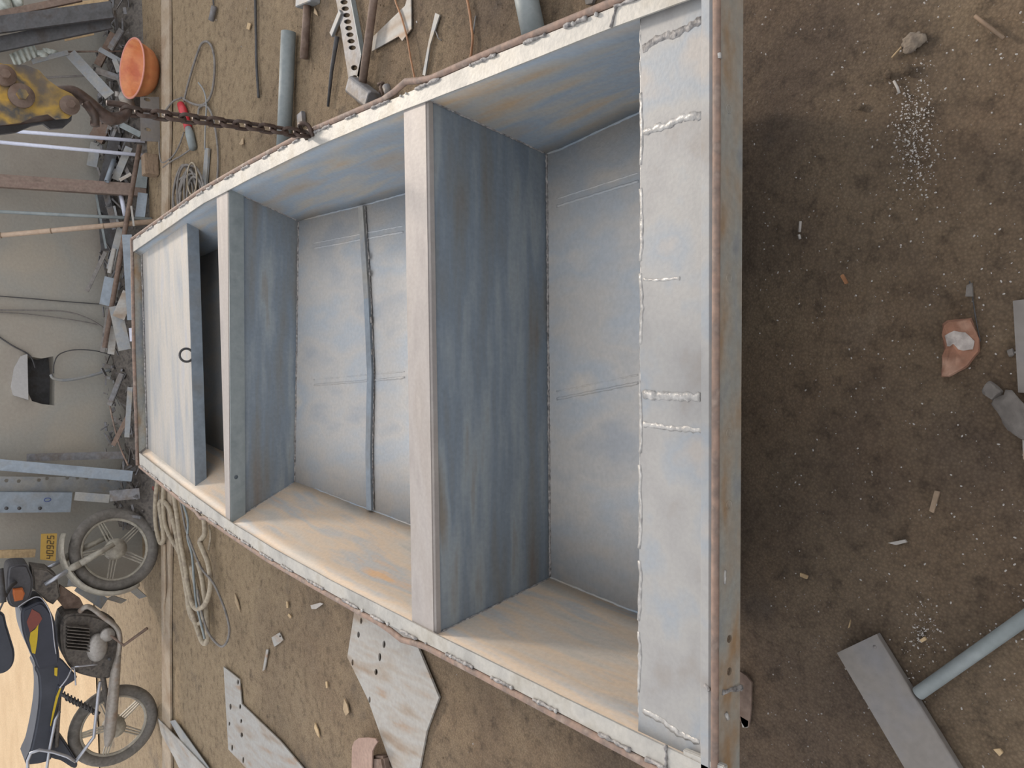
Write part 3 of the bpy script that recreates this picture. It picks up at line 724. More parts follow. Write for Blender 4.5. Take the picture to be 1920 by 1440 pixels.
tube('mirror_stem', [bk(15, 1110, .28), bk(-6, 1155, .2)], .006, 'dark', bike, 8)
tube('handgrip', [bk(0, 1066, .26), bk(6, 1130, .33)], .018, 'dark', bike, 10)
# engine
eng = mplate('engine_block', [(112, 1150), (150, 1142), (186, 1150), (206, 1168), (216, 1200), (212, 1244), (196, 1262), (160, 1258), (128, 1244), (110, 1206)], 'engine', -.02, .20, bev=.015)
bm = bmesh.new()
for k in range(8):
    y = 1162 + k * 6; o0 = bk(118, y, .0); o1 = bk(160, y + 4, .0); prof_bm(bm, o0, o1, flat(.006, .26), nrm)
fin(bm, 'cooling_fins', 'engine', eng)
p = bk(182, 1214, .1)
bm = bmesh.new(); bmesh.ops.create_uvsphere(bm, u_segments=24, v_segments=12, radius=1)
for v in bm.verts: v.co = p + ux * v.co.x * .10 + Vector((0, 0, 1)) * v.co.z * .065 + nrm * v.co.y * .045
fin(bm, 'crankcase_cover', 'case', eng, True)
p = bk(200, 1188, .1); tube('clutch_cover', [p, p + nrm * .03], .045, 'case', eng, 20)
tube('carburettor', [bk(128, 1160, .04), bk(132, 1200, .04)], .035, 'case', eng, 12)
mplate('frame_gusset', [(104, 1120), (112, 1096), (150, 1122), (158, 1138), (120, 1140)], 'rustb', .0, .03)
# exhaust
ex_ = tube('exhaust_pipe', smoothpath([bk(150, 1146, .09), bk(160, 1138, .13), bk(172, 1140, .13), (bk(195, 1158, .13)), bk(216, 1174, .13), bk(224, 1190, .13), bk(224, 1215, .13), bk(219, 1240, .13)], 5), .017, 'exh', bike, 12)
tube('silencer', [bk(222, 1228, .13), bk(216, 1262, .13), bk(209, 1340, .14), bk(205, 1380, .14), bk(201, 1398, .14)], [.018, .032, .040, .036, .018], 'exh', bike, 16)
tube('swing_arm', [bk(190, 1252, .06), bk(204, 1338, .06), bk(206, 1350, .06)], .018, 'engine', bike, 10)
tube('kick_stand', [bk(206, 1190, .12), bk(232, 1210, .15), bk(276, 1178, .26)], .010, 'rustb', bike, 8)
for o_s in (.10, -.10):
    sa, sb = bk(112, 1300, o_s), bk(186, 1338, o_s)
    sh = tube('shock_absorber', [sa, sb], .012, 'dark', bike, 10)
    cp = [sa.lerp(sb, .1 + .75 * k / 80) + (nrm * math.cos(k * .7) + Vector((0, 0, 1)).cross(nrm) * math.sin(k * .7)) * .026 for k in range(81)]
    tube('coil_spring', cp, .005, 'dark', sh, 5)
tube('frame_tube', smoothpath([bk(104, 1116, 0), bk(130, 1135, 0), bk(165, 1142, 0), bk(200, 1155, 0), bk(216, 1180, 0), bk(212, 1250, 0)], 4), .014, 'engine', bike, 10)
tube('frame_tube', [bk(112, 1240, .08), bk(112, 1300, .08), bk(106, 1400, .08)], .012, 'engine', bike, 10)
tube('pannier_rail', smoothpath([bk(142, 1285, .16), bk(138, 1250, .12), bk(126, 1272, .16), bk(112, 1290, .16)], 4), .005, 'chrome', bike, 8)
tube('pannier_rail', smoothpath([bk(140, 1250, .16), bk(183, 1246, .16)], 4), .005, 'chrome', bike, 8)
tube('pannier_rail', [bk(188, 1278, .17), bk(184, 1305, .18), bk(176, 1382, .18), bk(142, 1428, .18)], .011, 'chrome', bike, 10)
tube('pannier_rail', [bk(142, 1428, .18), bk(125, 1418, .18), bk(100, 1410, .18), bk(74, 1406, .18), bk(58, 1412, .18), bk(52, 1426, .18), bk(52, 1460, .18)], .010, 'chrome', bike, 10)
tube('pannier_rail', [bk(112, 1334, .14), bk(104, 1350, .17), bk(92, 1410, .17), bk(84, 1470, .17)], .009, 'chrome', bike, 10)
mplate('rear_mudguard', [(104, 1370), (112, 1376), (130, 1402), (142, 1424), (136, 1434), (112, 1420), (92, 1412), (92, 1384)], 'seat', 0, .11, bev=.01)
tube('footrest', [bk(205, 1235, .1), bk(206, 1236, .24)], .012, 'dark', bike, 8)

# ------------------------------------------------------------------ helpers for scrap against the wall
def pxw(w_, A, B): return w_ / ((pxm(A) + pxm(B)) / 2)
def wbar(name, a, b, w_, m, label, cat, Ya=6.1, Yb=6.3, kind='flat', group=None, t=.006, h=None):
    A, B = py(*a, Ya), py(*b, Yb); W = pxw(w_, A, B)
    if A.z < 0: A = pz(*a, .005)
    if B.z < 0: B = pz(*b, .005)
    if kind == 'tube': o = tube(name, [A, B], W / 2, m, None, 12, hollow=.7)
    elif kind == 'angle': o = bar(name, A, B, angle(W, h or W * .7), m)
    elif kind == 'channel': o = bar(name, A, B, channel(W, h or W * .5), m)
    else: o = bar(name, A, B, flat(W, t), m)
    return tag(o, label, cat, group)
def gtube(name, pxs, wpx, m, label, cat, z=None, hollow=0, sm=False, seg=12, group=None):
    p0 = pz(*pxs[0], 0); r = wpx / pxm(p0) / 2; z = r if z is None else z
    P = [pz(x, y, z) for x, y in pxs]; P = smoothpath(P, 6) if sm else P
    return tag(tube(name, P, r, m, None, seg, hollow=hollow), label, cat, group)
# rubbish heap at the foot of the wall
bm = bmesh.new(); n1, n2 = 90, 10; rows = []
for i in range(n1 + 1):
    X = -.95 + (3.6 + .95) * i / n1; row = []
    for j in range(n2 + 1):
        g = j / n2; y0_ = 5.62 if -.5 < X < 1.05 else 5.95; Y = y0_ + (WY - y0_ - .02) * g
        hgt = (.09 + .10 * max(0, noise.noise(Vector((X * 1.7, 0, 0))) + .4) + .08 * noise.noise(Vector((X * 9, Y * 9, 2))) + .05 * noise.noise(Vector((X * 23, Y * 23, 2))))
        z = max(-.01, hgt * math.sin(min(1, g * 1.6) * math.pi / 2)) if g > 0 else -.01
        row.append(bm.verts.new((X, Y + .03 * noise.noise(Vector((X * 5, g, 0))) * (1 if 0 < g < 1 else 0), z)))
    rows.append(row)
for i in range(n1):
    for j in range(n2): bm.faces.new((rows[i][j], rows[i][j + 1], rows[i + 1][j + 1], rows[i + 1][j]))
o = fin(bm, 'rubbish_heap', 'engine'); o['kind'] = 'stuff'; tag(o, 'dark heap of grit and metal swarf along the foot of the wall', 'rubbish')
bm = bmesh.new()     # uncountable small offcuts on the heap
for k in range(420):
    X = random.uniform(-.9, 3.5); Y = random.uniform(6.0, 6.36); z = .05 + .12 * min(1, (Y - 5.95) / .3) + random.uniform(-.03, .08)
    rot = Matrix.Rotation(random.uniform(0, 6.3), 4, 'Z') @ Matrix.Rotation(random.uniform(-1, 1), 4, 'X') @ Matrix.Rotation(random.uniform(-.6, .6), 4, 'Y')
    box_bm(bm, (X, Y, z), (random.uniform(.02, .14), random.uniform(.008, .03), random.uniform(.002, .012)), rot)
o = fin(bm, 'metal_offcuts', 'iron'); o['kind'] = 'stuff'; tag(o, 'countless small grey metal offcuts strewn over the heap by the wall', 'scrap')

# long dark sections at the upper left
wbar('steel_channel', (210, 17), (-60, 53), 31, 'dark', 'wide charcoal steel channel leaning, middle of the three dark ones in the corner', 'steel section', 5.7, 6.25, 'channel', h=.02)
wbar('steel_channel', (206, 39), (-60, 94), 27, 'dark', 'charcoal steel channel leaning above the corrugated sheet', 'steel section', 5.78, 6.33, 'channel', h=.02)
wbar('steel_bar', (152, -4), (-60, 40), 13, 'rustb', 'narrow rusty dark bar leaning topmost in the corner', 'steel bar', 5.9, 6.3, 'flat', t=.02)
wbar('timber_board', (205, 6), (110, 14), 15, 'palewood', 'ochre timber board behind the dark steel channels', 'board', 6.05, 6.2, t=.02)
for x, y, r_, lb in ((8, 8, .07, 'crumpled pale plastic bag in the upper left corner'), (34, 2, .055, 'smaller greenish crumpled bag beside the pale one in the corner')):
    o = lump('plastic_bag', py(x, y, 6.2), (r_, r_ * .7, r_ * .8), 'greenw', seed=int(x), amp=.6); tag(o, lb, 'bag')
# corrugated sheet
A, B = py(70, 92, 6.3), py(24, 112, 6.3)
bm = bmesh.new(); t = (B - A).normalized(); s = Vector((t.z, 0, -t.x)); rows = []
for i in range(33):
    f = i / 32; c0 = A.lerp(B, f) + Vector((0, -.008 + .008 * math.sin(f * 5 * 2 * math.pi), 0)); rows.append((bm.verts.new(c0 + s * .035), bm.verts.new(c0 - s * .045 + t * .02)))
for i in range(32): bm.faces.new((rows[i][0], rows[i + 1][0], rows[i + 1][1], rows[i][1]))
o = fin(bm, 'corrugated_sheet', 'greenw', None, True); md = o.modifiers.new('s', 'SOLIDIFY'); md.thickness = .002
tag(o, 'small pale corrugated sheet wedged under the dark channels', 'metal sheet')
wbar('steel_strip', (128, 98), (60, 116), 9, 'lgrey', 'pale strip just below the corrugated sheet', 'steel strip', 6.2, 6.3)
for (x, y, wd_) in ((82, 102, 'leftmost'), (92, 98, 'middle'), (101, 100, 'rightmost')):
    p = py(x, y, 6.27); o = tube('ring_offcut', [p + Vector((0, 0, -.02)), p + Vector((0, -.01, .02))], .022, 'greenw', None, 14, hollow=.75)
    tag(o, wd_ + ' of three short pale tube ends beside the corrugated sheet', 'tube offcut', 'tube ends beside the corrugated sheet')
wbar('flat_bracket', (206, 180), (132, 100), 20, 'lgrey', 'pale flat bar slanting from the pile up towards the corrugated sheet', 'bracket', 6.0, 6.2)
wbar('thin_rod', (243, 96), (128, 97), 3.5, 'rustb', 'thin rusty rod pointing at the orange basin', 'rod', 6.0, 6.25, 'tube')
wbar('wall_cleat', (243, 138), (75, 146), 4, 'cable', 'thin grey rod low on the wall behind the slanting flat bar', 'rod', 6.25, 6.38, 'tube')
wbar('channel_offcut', (213, 62), (182, 122), 13, 'rustb', 'short rusty channel offcut above the orange basin', 'steel offcut', 6.05, 6.15, 'channel')
wbar('channel_offcut', (228, 55), (206, 92), 10, 'iron', 'grey hooked offcut left of the floor pipe end', 'steel offcut', 5.9, 6.0, 'angle')
wbar('steel_offcut', (232, 118), (186, 92), 9, 'lgrey', 'pale thin offcut lying between the basin and dark channels', 'steel offcut', 5.95, 6.05)
wbar('steel_offcut', (175, 60), (120, 72), 11, 'palewood', 'yellowish strip tucked under the dark channels', 'strip', 6.1, 6.2)
wbar('steel_offcut', (215, 112), (224, 136), 9, 'lgrey', 'small bright block-shaped offcut just above the orange basin', 'steel offcut', 5.95, 5.95, t=.03)
wbar('steel_offcut', (180, 132), (234, 150), 12, 'iron', 'dull grey flat offcut between basin and slanting flat bar', 'steel offcut', 6.1, 6.0)
# rods leaning on the wall
wbar('white_rod', (272, 265), (-40, 241), 7, 'white', 'long white rod leaning on the wall, nearer the chain', 'rod', 5.95, 6.36, 'tube')
wbar('white_rod', (276, 292), (-40, 263), 7, 'white', 'long white rod leaning on the wall, nearer the brown post', 'rod', 5.95, 6.36, 'tube')
wbar('timber_post', (275, 358), (-40, 337), 23, 'post', 'brown weathered post leaning against the wall', 'post', 6.0, 6.34, 'flat', t=.05)
wbar('galvanized_rod', (285, 411), (-40, 395), 6.5, 'galv', 'slim galvanized pole leaning between the brown post and the bamboo', 'pole', 5.9, 6.36, 'tube')
A, B = py(291, 415, 5.85), py(-40, 445, 6.36)
bam = thing('bamboo_pole', tuple(A), 'pale jointed bamboo pole leaning on the wall by the bow', 'pole')
tube('culm', [A, B], [.019, .016], 'bamboo', bam, 12)
for f in (.3, .6, .88):
    p = A.lerp(B, f); d = (B - A).normalized(); tube('node', [p - d * .004, p + d * .004], .0195, 'wood', bam, 12)
wbar('long_pipe', (262, 272), (196, 652), 9, 'rustb', 'long brown pipe lying along the top of the pile behind the bow', 'pipe', 5.85, 6.0, 'tube')
pile = [
 ('flat_bar', (242, 276), (216, 337), 13, 'lgrey', 'flat', 'pale flat bar crossing behind the second white rod foot', 6.0, 6.05),
 ('channel_section', (218, 248), (196, 342), 20, 'dark', 'channel', 'dark channel section behind the white rods', 6.1, 6.2),
 ('channel_section', (205, 215), (178, 262), 26, 'rustb', 'channel', 'rusty wide channel section behind the hook and chain', 6.15, 6.25),
 ('cut_plate', (180, 268), (172, 312), 18, 'lgrey', 'flat', 'pale tapered offcut standing against the wall between white rod and brown post', 6.3, 6.34),
 ('flat_bar', (219, 230), (264, 253), 11, 'galv', 'flat', 'grey-green flat strip leading to the slotted plate', 6.05, 5.95),
 ('flat_bar', (268, 362), (262, 411), 17, 'bluish', 'flat', 'bluish steel plate between brown post and galvanized pole', 5.9, 5.9),
 ('polished_strip', (226, 362), (235, 406), 8, 'white', 'tube', 'bright short tube between post and galvanized pole', 6.05, 6.0),
 ('sheet_offcut', (196, 363), (206, 470), 30, 'dark', 'flat', 'dark sheet standing on the pile under the brown post', 6.25, 6.25),
 ('thin_strip', (179, 358), (199, 466), 4, 'galv', 'flat', 'thin pale edge strip resting on the dark sheet', 6.2, 6.2),
 ('thin_strip', (214, 386), (226, 440), 4, 'lgrey', 'flat', 'thin light strip crossing under the galvanized pole', 6.05, 6.05),
 ('dark_bar', (198, 472), (163, 546), 7, 'cable', 'flat', 'dark flat bar sticking out against the bare wall', 6.15, 6.3),
 ('flat_bar', (226, 428), (206, 505), 12, 'lgrey', 'flat', 'pale flat bar just beyond the bamboo pole foot', 6.0, 6.05),
 ('angle_offcut', (214, 466), (205, 512), 7, 'plate', 'angle', 'small beige angle offcut beside the pale flat bar', 5.98, 6.0),
 ('white_offcut', (206, 520), (196, 572), 18, 'bluish', 'flat', 'light bluish square offcut on the pile behind the foredeck', 6.05, 6.1),
 ('long_plate', (238, 440), (248, 600), 17, 'bluish', 'flat', 'long bluish plate on edge directly behind the bow', 5.75, 5.75),
 ('cut_plate', (222, 596), (242, 548), 22, 'plate', 'flat', 'beige rectangular cut plate behind the bow', 5.85, 5.8),
 ('cut_plate', (216, 574), (234, 656), 22, 'lgrey', 'flat', 'pale long cut plate touching the beige one', 5.9, 5.85),
 ('flat_bar', (206, 570), (192, 660), 9, 'cable', 'flat', 'dark grey flat bar standing at the cable loop', 6.1, 6.2),
 ('flat_bar', (214, 612), (208, 664), 12, 'plate', 'flat', 'beige flat bar beside the cable loop', 6.0, 6.05),
 ('bright_offcut', (246, 615), (248, 640), 8, 'white', 'flat', 'tiny bright offcut tucked behind the bow', 5.7, 5.7),
 ('flat_bar', (200, 340), (214, 300), 9, 'bluish', 'tube', 'short bright tube end beside the dark channel section', 6.0, 6.05),
 ('flat_bar', (268, 300), (264, 352), 20, 'galv', 'flat', 'grey-green plate under the wooden block', 5.95, 5.95),
 ('flat_bar', (224, 338), (246, 326), 6, 'plate', 'flat', 'small beige strip beside the brown post', 5.95, 5.9),
 ('flat_bar', (246, 386), (251, 424), 3.5, 'plate', 'flat', 'tan sliver beside the bluish plate', 5.85, 5.85),
 ('flat_bar', (216, 430), (198, 360), 11, 'iron', 'flat', 'dull grey bar behind the galvanized pole', 6.12, 6.2),
 ('flat_bar', (228, 700), (205, 760), 9, 'iron', 'angle', 'grey angle offcut below the wall opening', 6.0, 6.1),
 ('flat_bar', (244, 726), (238, 820), 9, 'lgrey', 'flat', 'light strip standing behind the bow near the bent rod', 5.8, 5.8),
 ('flat_bar', (240, 780), (212, 835), 8, 'rustb', 'flat', 'rusty flat strip crossing the bent rod', 5.9, 6.0),
]
for nm, a, b, w_, m, kd, lb, Ya, Yb in pile:
    wbar(nm, a, b, w_, m, lb, nm.split('_')[-1] if nm.split('_')[-1] in ('bar', 'plate', 'strip', 'sheet') else 'scrap', Ya, Yb, kd)
# slotted plate
YS = 5.62
sm_ = Matrix(((1, 0, 0, 0), (0, .35, 1, YS), (0, 1, -.0, 0), (0, 0, 0, 1)))
def s2(x, y): p = py(x, y, YS); return (p.x, max(.002, p.z))
pp = [s2(263, 182), s2(299, 182), s2(299, 267), s2(264, 264)]
o = plate('slotted_plate', [s2(*q) for q in ((263, 182), (299, 182), (300, 266), (264, 264))], 'tube', None, [circ(*s2(276, 187), .012, .022), circ(*s2(277, 243), .012, .022)], .006,
          Matrix(((1, 0, 0, 0), (0, 0, 1, YS), (0, 1, 0, 0), (0, 0, 0, 1))))
tag(o, 'grey plate with two slots standing below the orange basin', 'plate')
A, B = pz(297, 290, .0), pz(297, 330, .0)
o = box('wood_block', ((A + B) / 2 + Vector((0, .03, .045))), ((A - B).length, .085, .09), 'wood', bev=.004); tag(o, 'brown timber block standing on the ground below the second white rod', 'block')
# bottle with a cap
A, B = py(244, 208, 5.9), py(232, 172, 5.98)
bt = thing('plastic_bottle', tuple(A), 'dusty cream plastic bottle lying against the orange basin', 'bottle')
tube('body', [A, A.lerp(B, .1), A.lerp(B, .75), A.lerp(B, .9), B], [.038, .045, .045, .03, .018], 'plate', bt, 16)
p = py(223, 177, 6.0); tube('cap', [p, p + Vector((.0, 0, .025))], .018, 'chip', bt, 12)

# boards near the motorcycle
Z = 6.3
wbar('wide_angle', (248, 893), (-40, 868), 21, 'bluish', 'wide bluish-grey angle iron leaning on the wall, nearest the bare wall', 'angle iron', 6.0, 6.3, 'angle')
wbar('flat_board', (232, 853), (50, 858), 14, 'iron', 'grimy tapered flat board behind the wide angle iron', 'board', 6.15, 6.34)
def drilled(name, x0, x1, y0, y1, Y, m, holes, label):
    mt = Matrix(((1, 0, 0, 0), (0, 0, 1, Y), (0, 1, 0, 0), (0, 0, 0, 1)))
    def f(x, y): p = py(x, y, Y); return (p.x, max(p.z, .003))
    o = plate(name, [f(x0, y0), f(x1, y0 + 2), f(x1, y1), f(x0, y1)], m, None, [circ(*f(x, y), .012) for x, y in holes], .006, mt)
    return tag(o, label, 'steel plate')
drilled('perforated_plate', -40, 256, 893, 923, 6.28, 'lgrey', [(12, 901), (35, 902), (73, 900), (88, 897), (126, 896), (145, 896), (162, 897), (203, 900), (220, 900)], 'brownish perforated plate with a row of bolt holes, above the front wheel')
bp_ = thing('marked_channel', tuple(py(135, 943, 6.2)), 'bluish channel with a blue chalk ring standing beside the perforated plate', 'channel')
A, B = py(134, 942, 6.2), py(-40, 942, 6.24)
W = pxw(38, A, B); bar('web', A, B, channel(W, .05), 'bluish', bp_)
p = py(89, 937, 6.185); bm = bmesh.new(); tube_bm(bm, [p + Vector((.012 * math.cos(a), -.002, .02 * math.sin(a))) for a in [2 * math.pi * k / 16 for k in range(16)]], .003, 6, True)
MS['blue'] = flatm('blue_chalk', '#3a4a80', .8); fin(bm, 'chalk_mark', 'blue', bp_, True)
for x in (12, 36, 75):
    p = py(x, 953, 6.19); tube('bolt_hole', [p + Vector((0, -.004, 0)), p + Vector((0, .002, 0))], .012, 'dark', bp_, 10)
wbar('pale_offcut', (205, 935), (140, 930), 16, 'lgrey', 'pale square offcut beyond the front wheel top', 'offcut', 6.1, 6.15)
wbar('rusty_offcut', (262, 925), (206, 930), 20, 'iron', 'dull offcut behind the front wheel', 'offcut', 6.0, 6.1)
wbar('timber_board', (66, 1037), (-40, 1040), 15, 'palewood', 'bright sunlit board end beside the number plate', 'board', 6.3, 6.3, t=.02)
gtube('white_tube', [(280, 901), (262, 897)], 8, 'white', 'short white tube by the boat bow corner', 'tube')
gtube('red_handle', [(291, 918), (284, 903)], 8, 'redp', 'small dark red handle beside the short white tube', 'handle')
o = tube('bent_rod', smoothpath([py(204, 750, 6.2), py(212, 790, 6.15), py(224, 835, 6.05), py(240, 872, 5.9)], 4), .006, 'rod'); tag(o, 'thin pinkish bent rod leaning behind the bow', 'rod')
# light panels leaning behind the engine
for a, b, w_, lb in (((190, 1100), (128, 1090), 16, 'pale strip leaning between the motorcycle wheels, nearest the fork'), ((196, 1132), (146, 1098), 22, 'pale triangular offcut leaning between the wheels, beside the exhaust'),
                     ((206, 1120), (232, 1128), 12, 'narrow light offcut standing beside the frame'), ((250, 1105), (268, 1120), 14, 'little white card on the ground by the front tyre')):
    wbar('sheet_offcut', a, b, w_, 'lgrey', lb, 'offcut', 6.2, 6.35)

# cables on the wall
def wcable(name, pxs, Y, r, m, label, cat='cable'):
    o = tube(name, smoothpath([py(x, y, Y) for x, y in pxs], 6), r, m, None, 7); return tag(o, label, cat)
wcable('cable', [(-30, 581), (60, 582), (120, 584), (160, 595), (190, 612), (215, 635), (230, 665), (232, 690)], WY - .03, .0055, 'cable', 'thick dark cable curving down the wall to the pile')
wcable('cable', [(-30, 584), (40, 588), (95, 594), (150, 602), (185, 609)], WY - .02, .004, 'cable', 'thinner cable hanging just beneath the thick dark cable')
wcable('cable', [(-30, 612), (20, 646), (55, 666), (66, 690)], WY - .012, .005, 'dark', 'dark cable running down into the wall opening')
wcable('cable', [(100, 700), (102, 680), (112, 664), (140, 656), (180, 658), (214, 668), (225, 678), (218, 690), (205, 698)], WY - .03, .004, 'dark', 'looped dark cable hanging out of the wall opening')
wcable('cable', [(-30, 553), (60, 560), (130, 566), (200, 571)], WY - .012, .0035, 'dark', 'thin straight wire on the wall above the cables', 'wire')
wcable('hose', [(95, 702), (102, 710), (130, 712), (185, 700), (250, 676)], WY - .06, .011, 'lgrey', 'pale hose emerging from the wall opening towards the bow', 'hose')

# ------------------------------------------------------------------ orange basin
bc_ = pz(303, 125, 0); bc_.y += .16
bs = thing('basin', tuple(bc_), 'bright orange plastic wash basin on the ground by the scrap pile', 'basin')
bm = bmesh.new(); prof = [(.0, .0), (.12, .0), (.155, .04), (.178, .10), (.190, .128), (.200, .132), (.200, .126)]
inner = [(.193, .132), (.186, .126), (.172, .095), (.148, .04), (.115, .008), (.0, .008)]
PR = [(.001, 0), (.12, 0), (.152, .03), (.172, .08), (.184, .125), (.198, .128), (.198, .134), (.182, .134), (.166, .08), (.146, .032), (.112, .006), (.001, .006)]
rings = []
tilt = Matrix.Rotation(.13, 3, 'X')
for r, z in PR: rings.append([bm.verts.new(bc_ + tilt @ Vector((r * math.cos(2 * math.pi * k / 40), r * math.sin(2 * math.pi * k / 40), z + .0))) for k in range(40)])
for i in range(len(rings) - 1):
    for k in range(40): bm.faces.new((rings[i][k], rings[i][(k + 1) % 40], rings[i + 1][(k + 1) % 40], rings[i + 1][k]))
bm.faces.new(rings[0]); bm.faces.new(rings[-1]); bmesh.ops.translate(bm, verts=bm.verts, vec=(0, 0, .016))
fin(bm, 'bowl', 'orange', bs, True)
bm = bmesh.new(); tube_bm(bm, [bc_ + tilt @ Vector((.194 * math.cos(a), .194 * math.sin(a), .150)) for a in [2 * math.pi * k / 40 for k in range(40)]], .006, 8, True)
MS['pink'] = flatm('basin_rim', '#c98a7c', .45); fin(bm, 'rim', 'pink', bs, True)

# ------------------------------------------------------------------ things on the ground right of the boat
gtube('steel_pipe', [(241, -60), (246, 92)], 7, 'galv', 'thin grey pipe on the ground pointing at the orange basin', 'pipe')
gtube('steel_pipe', [(541, 60), (531, 300)], 27, 'galv', 'thick galvanized pipe on the dirt beside the hoist chain', 'pipe', hollow=.88, seg=24)
gtube('steel_pipe', [(975, -60), (1004, 80)], 44, 'galv', 'largest grey pipe, entering from the top edge beside the stern', 'pipe', hollow=.9, seg=24)
gtube('thin_rod', [(478, -40), (480, 60), (481, 120), (485, 183)], 5, 'dark', 'thin dark rod lying left of the thick galvanized pipe', 'rod', sm=True)
gtube('iron_stub', [(402, 12), (396, 38)], 11, 'iron', 'small grey cylinder on the ground near the top edge', 'tool')
gtube('cord', [(398, -20), (401, 12)], 3, 'dark', 'dark cord leading to the small grey cylinder', 'cord', sm=True)
t1 = thing('sledge_hammer', tuple(pz(572, 60)), 'small hammer with round brown handle and grey head at the top edge', 'hammer')
r = 15 / pxm(pz(572, 60)) / 2
tube('handle', [pz(577, 0, r), pz(570, 110, r)], [r * .95, r * 1.05], 'rustb', t1, 14)
a, b = pz(563, 8, r), pz(592, -4, r); bar('head', a, b, flat(.04, .05), 'lgrey', t1, ref=(0, 0, 1), bev=.004)
t2 = thing('lever_tool', tuple(pz(625, 130)), 'grey iron spanner with tapered tail lying beside the slotted bar', 'spanner')
tube('shank', [pz(632, 68, .01), pz(622, 130, .01), pz(615, 200, .008)], [.011, .009, .006], 'dark', t2, 8)
bar('jaw', pz(622, 66, .01), pz(640, 22, .01), flat(.030, .014), 'lgrey', t2, ref=(0, 0, 1), bev=.002)
# slotted bar
hs = []
cx0, cy0, cx1, cy1 = 643, -10, 660, 150
hl_px = [(637 + i * 2.2, 4 + i * 12.2) for i in range(8)]
sb = thing('slotted_bar', tuple(pz(660, 80)), 'grey slotted steel bar with a raised edge under the hammer handle', 'slotted bar')
gplate('slotted_web', [(624, -40), (652, -40), (678, 100), (668, 150), (655, 158)], 'iron', .008, .006, [(x + 8, y, 7, 4.4) for x, y in hl_px] + [(664, 127, 6, 5), (665, 146, 7, 5)], sb)
bar('edge_flange', pz(654, -40, .014), pz(681, 105, .014), flat(.006, .022), 'galv', sb, ref=(0, 0, 1))
t3 = thing('club_hammer', tuple(pz(680, 120)), 'long brown-handled hammer with a big grey head touching the boat rail', 'hammer')
r = 15 / pxm(pz(690, 80)) / 2
tube('handle', [pz(709, -60, r + .02), pz(690, 80, r + .015), pz(678, 168, r + .01)], r, 'rustb', t3, 14)
a, b = pz(662, 160, .03), pz(700, 190, .03); bar('head', a, b, [(x_ * 1.3, y_ * 1.1) for x_, y_ in [(-.028, -.02), (-.02, -.028), (.02, -.028), (.028, -.02), (.028, .02), (.02, .028), (-.02, .028), (-.028, .02)]], 'iron', t3, ref=(0, 0, 1), bev=.003)
for k, (a, b, lb) in enumerate((((709, 182), (716, 157), 'rusty bolt beside the hammer head, nearer the head'), ((717, 180), (712, 160), 'rusty bolt crossing the first by the hammer head'))):
    bt_ = thing('bolt', tuple(pz(*a)), lb, 'bolt')
    tube('shaft', [pz(*a, .008), pz(*b, .008)], .005, 'rustb', bt_, 8)
    d = (pz(*b, .008) - pz(*a, .008)).normalized(); tube('bolt_head', [pz(*b, .008), pz(*b, .008) + d * .008], .010, 'rustb', bt_, 6)
gtube('steel_stub', [(724, 162), (730, 180)], 15, 'iron', 'short grey steel stub beside the two rusty bolts', 'stub')
tag(gplate('cut_plate', [(697, 96), (700, 68), (759, 11), (765, -8), (770, -8), (771, 54), (763, 64), (754, 77), (747, 68)], 'plate', .006, .005), 'jagged triangular cut plate under the copper wire', 'plate')
gtube('copper_wire', [(738, -20), (742, 4), (752, 30), (763, 70), (770, 110), (779, 154)], 3.6, 'copper', 'copper-brown wire crossing the triangular plate', 'wire', .012, sm=True, seg=6)
gtube('copper_wire', [(872, -20), (880, 20), (884, 50), (886, 75), (882, 110)], 5, 'copper', 'copper-brown wire curving down between plate and largest pipe', 'wire', .008, sm=True, seg=6)
tag(gplate('steel_strip', [(816, 24), (824, 28), (806, 85), (797, 142), (792, 140), (803, 80)], 'lgrey', .006, .005), 'narrow pale steel strip between the two copper wires', 'strip')
gtube('thin_wire', [(816, 55), (822, 72), (828, 76)], 2, 'iron', 'short wire scrap beside the narrow pale strip', 'wire')
gtube('thin_wire', [(892, 30), (889, 50), (888, 64)], 3, 'iron', 'short wire scrap beside the second copper wire', 'wire')
o = box('steel_tab', pz(565, 224, .01), (.062, .055, .02), 'iron', rot=Matrix.Rotation(.1, 4, 'Z')); tag(o, 'small square grey block touching the thick galvanized pipe', 'block')
tag(gplate('steel_strip', [(384, 277), (391, 278), (386, 350), (378, 348)], 'lgrey', .012, .012), 'light strip standing beside the wire coil near the rail', 'strip')
tag(gplate('concrete_scrap', [(1095, -10), (1115, -10), (1110, 6), (1098, 8)], 'stone', .01, .01), 'grey scrap at the top edge beyond the largest pipe', 'scrap')
# welding lead and electrode holder
gtube('welding_lead', [(345, 190), (352, 160), (362, 125), (371, 98), (378, 82), (388, 78), (397, 88), (402, 110), (402, 140), (398, 170), (390, 188), (378, 197), (360, 194), (340, 183)], 4.2, 'cable', 'grey welding lead looped on the dirt above the red holder', 'cable', .01, sm=True, seg=8)
gtube('welding_lead', [(372, 215), (374, 202), (386, 198), (397, 214), (405, 250), (409, 290), (408, 330), (404, 352)], 4.2, 'cable', 'grey welding lead running from the loop down to the boat rail', 'cable', .008, sm=True, seg=8)
gtube('welding_lead', [(340, 184), (325, 190), (312, 205), (305, 216)], 3.6, 'cable', 'short grey lead bending towards the curb above the chain', 'cable', .02, sm=True, seg=8)
gtube('welding_lead', [(345, 248), (335, 275), (322, 295), (306, 305), (300, 296), (298, 262)], 3.2, 'cable', 'thin grey lead from the holder curling round the slotted plate', 'cable', .012, sm=True, seg=8)
gtube('welding_lead', [(360, 278), (340, 292), (322, 302), (306, 314)], 3.2, 'cable', 'thin grey lead running from the holder tip to the curb', 'cable', .012, sm=True, seg=8)
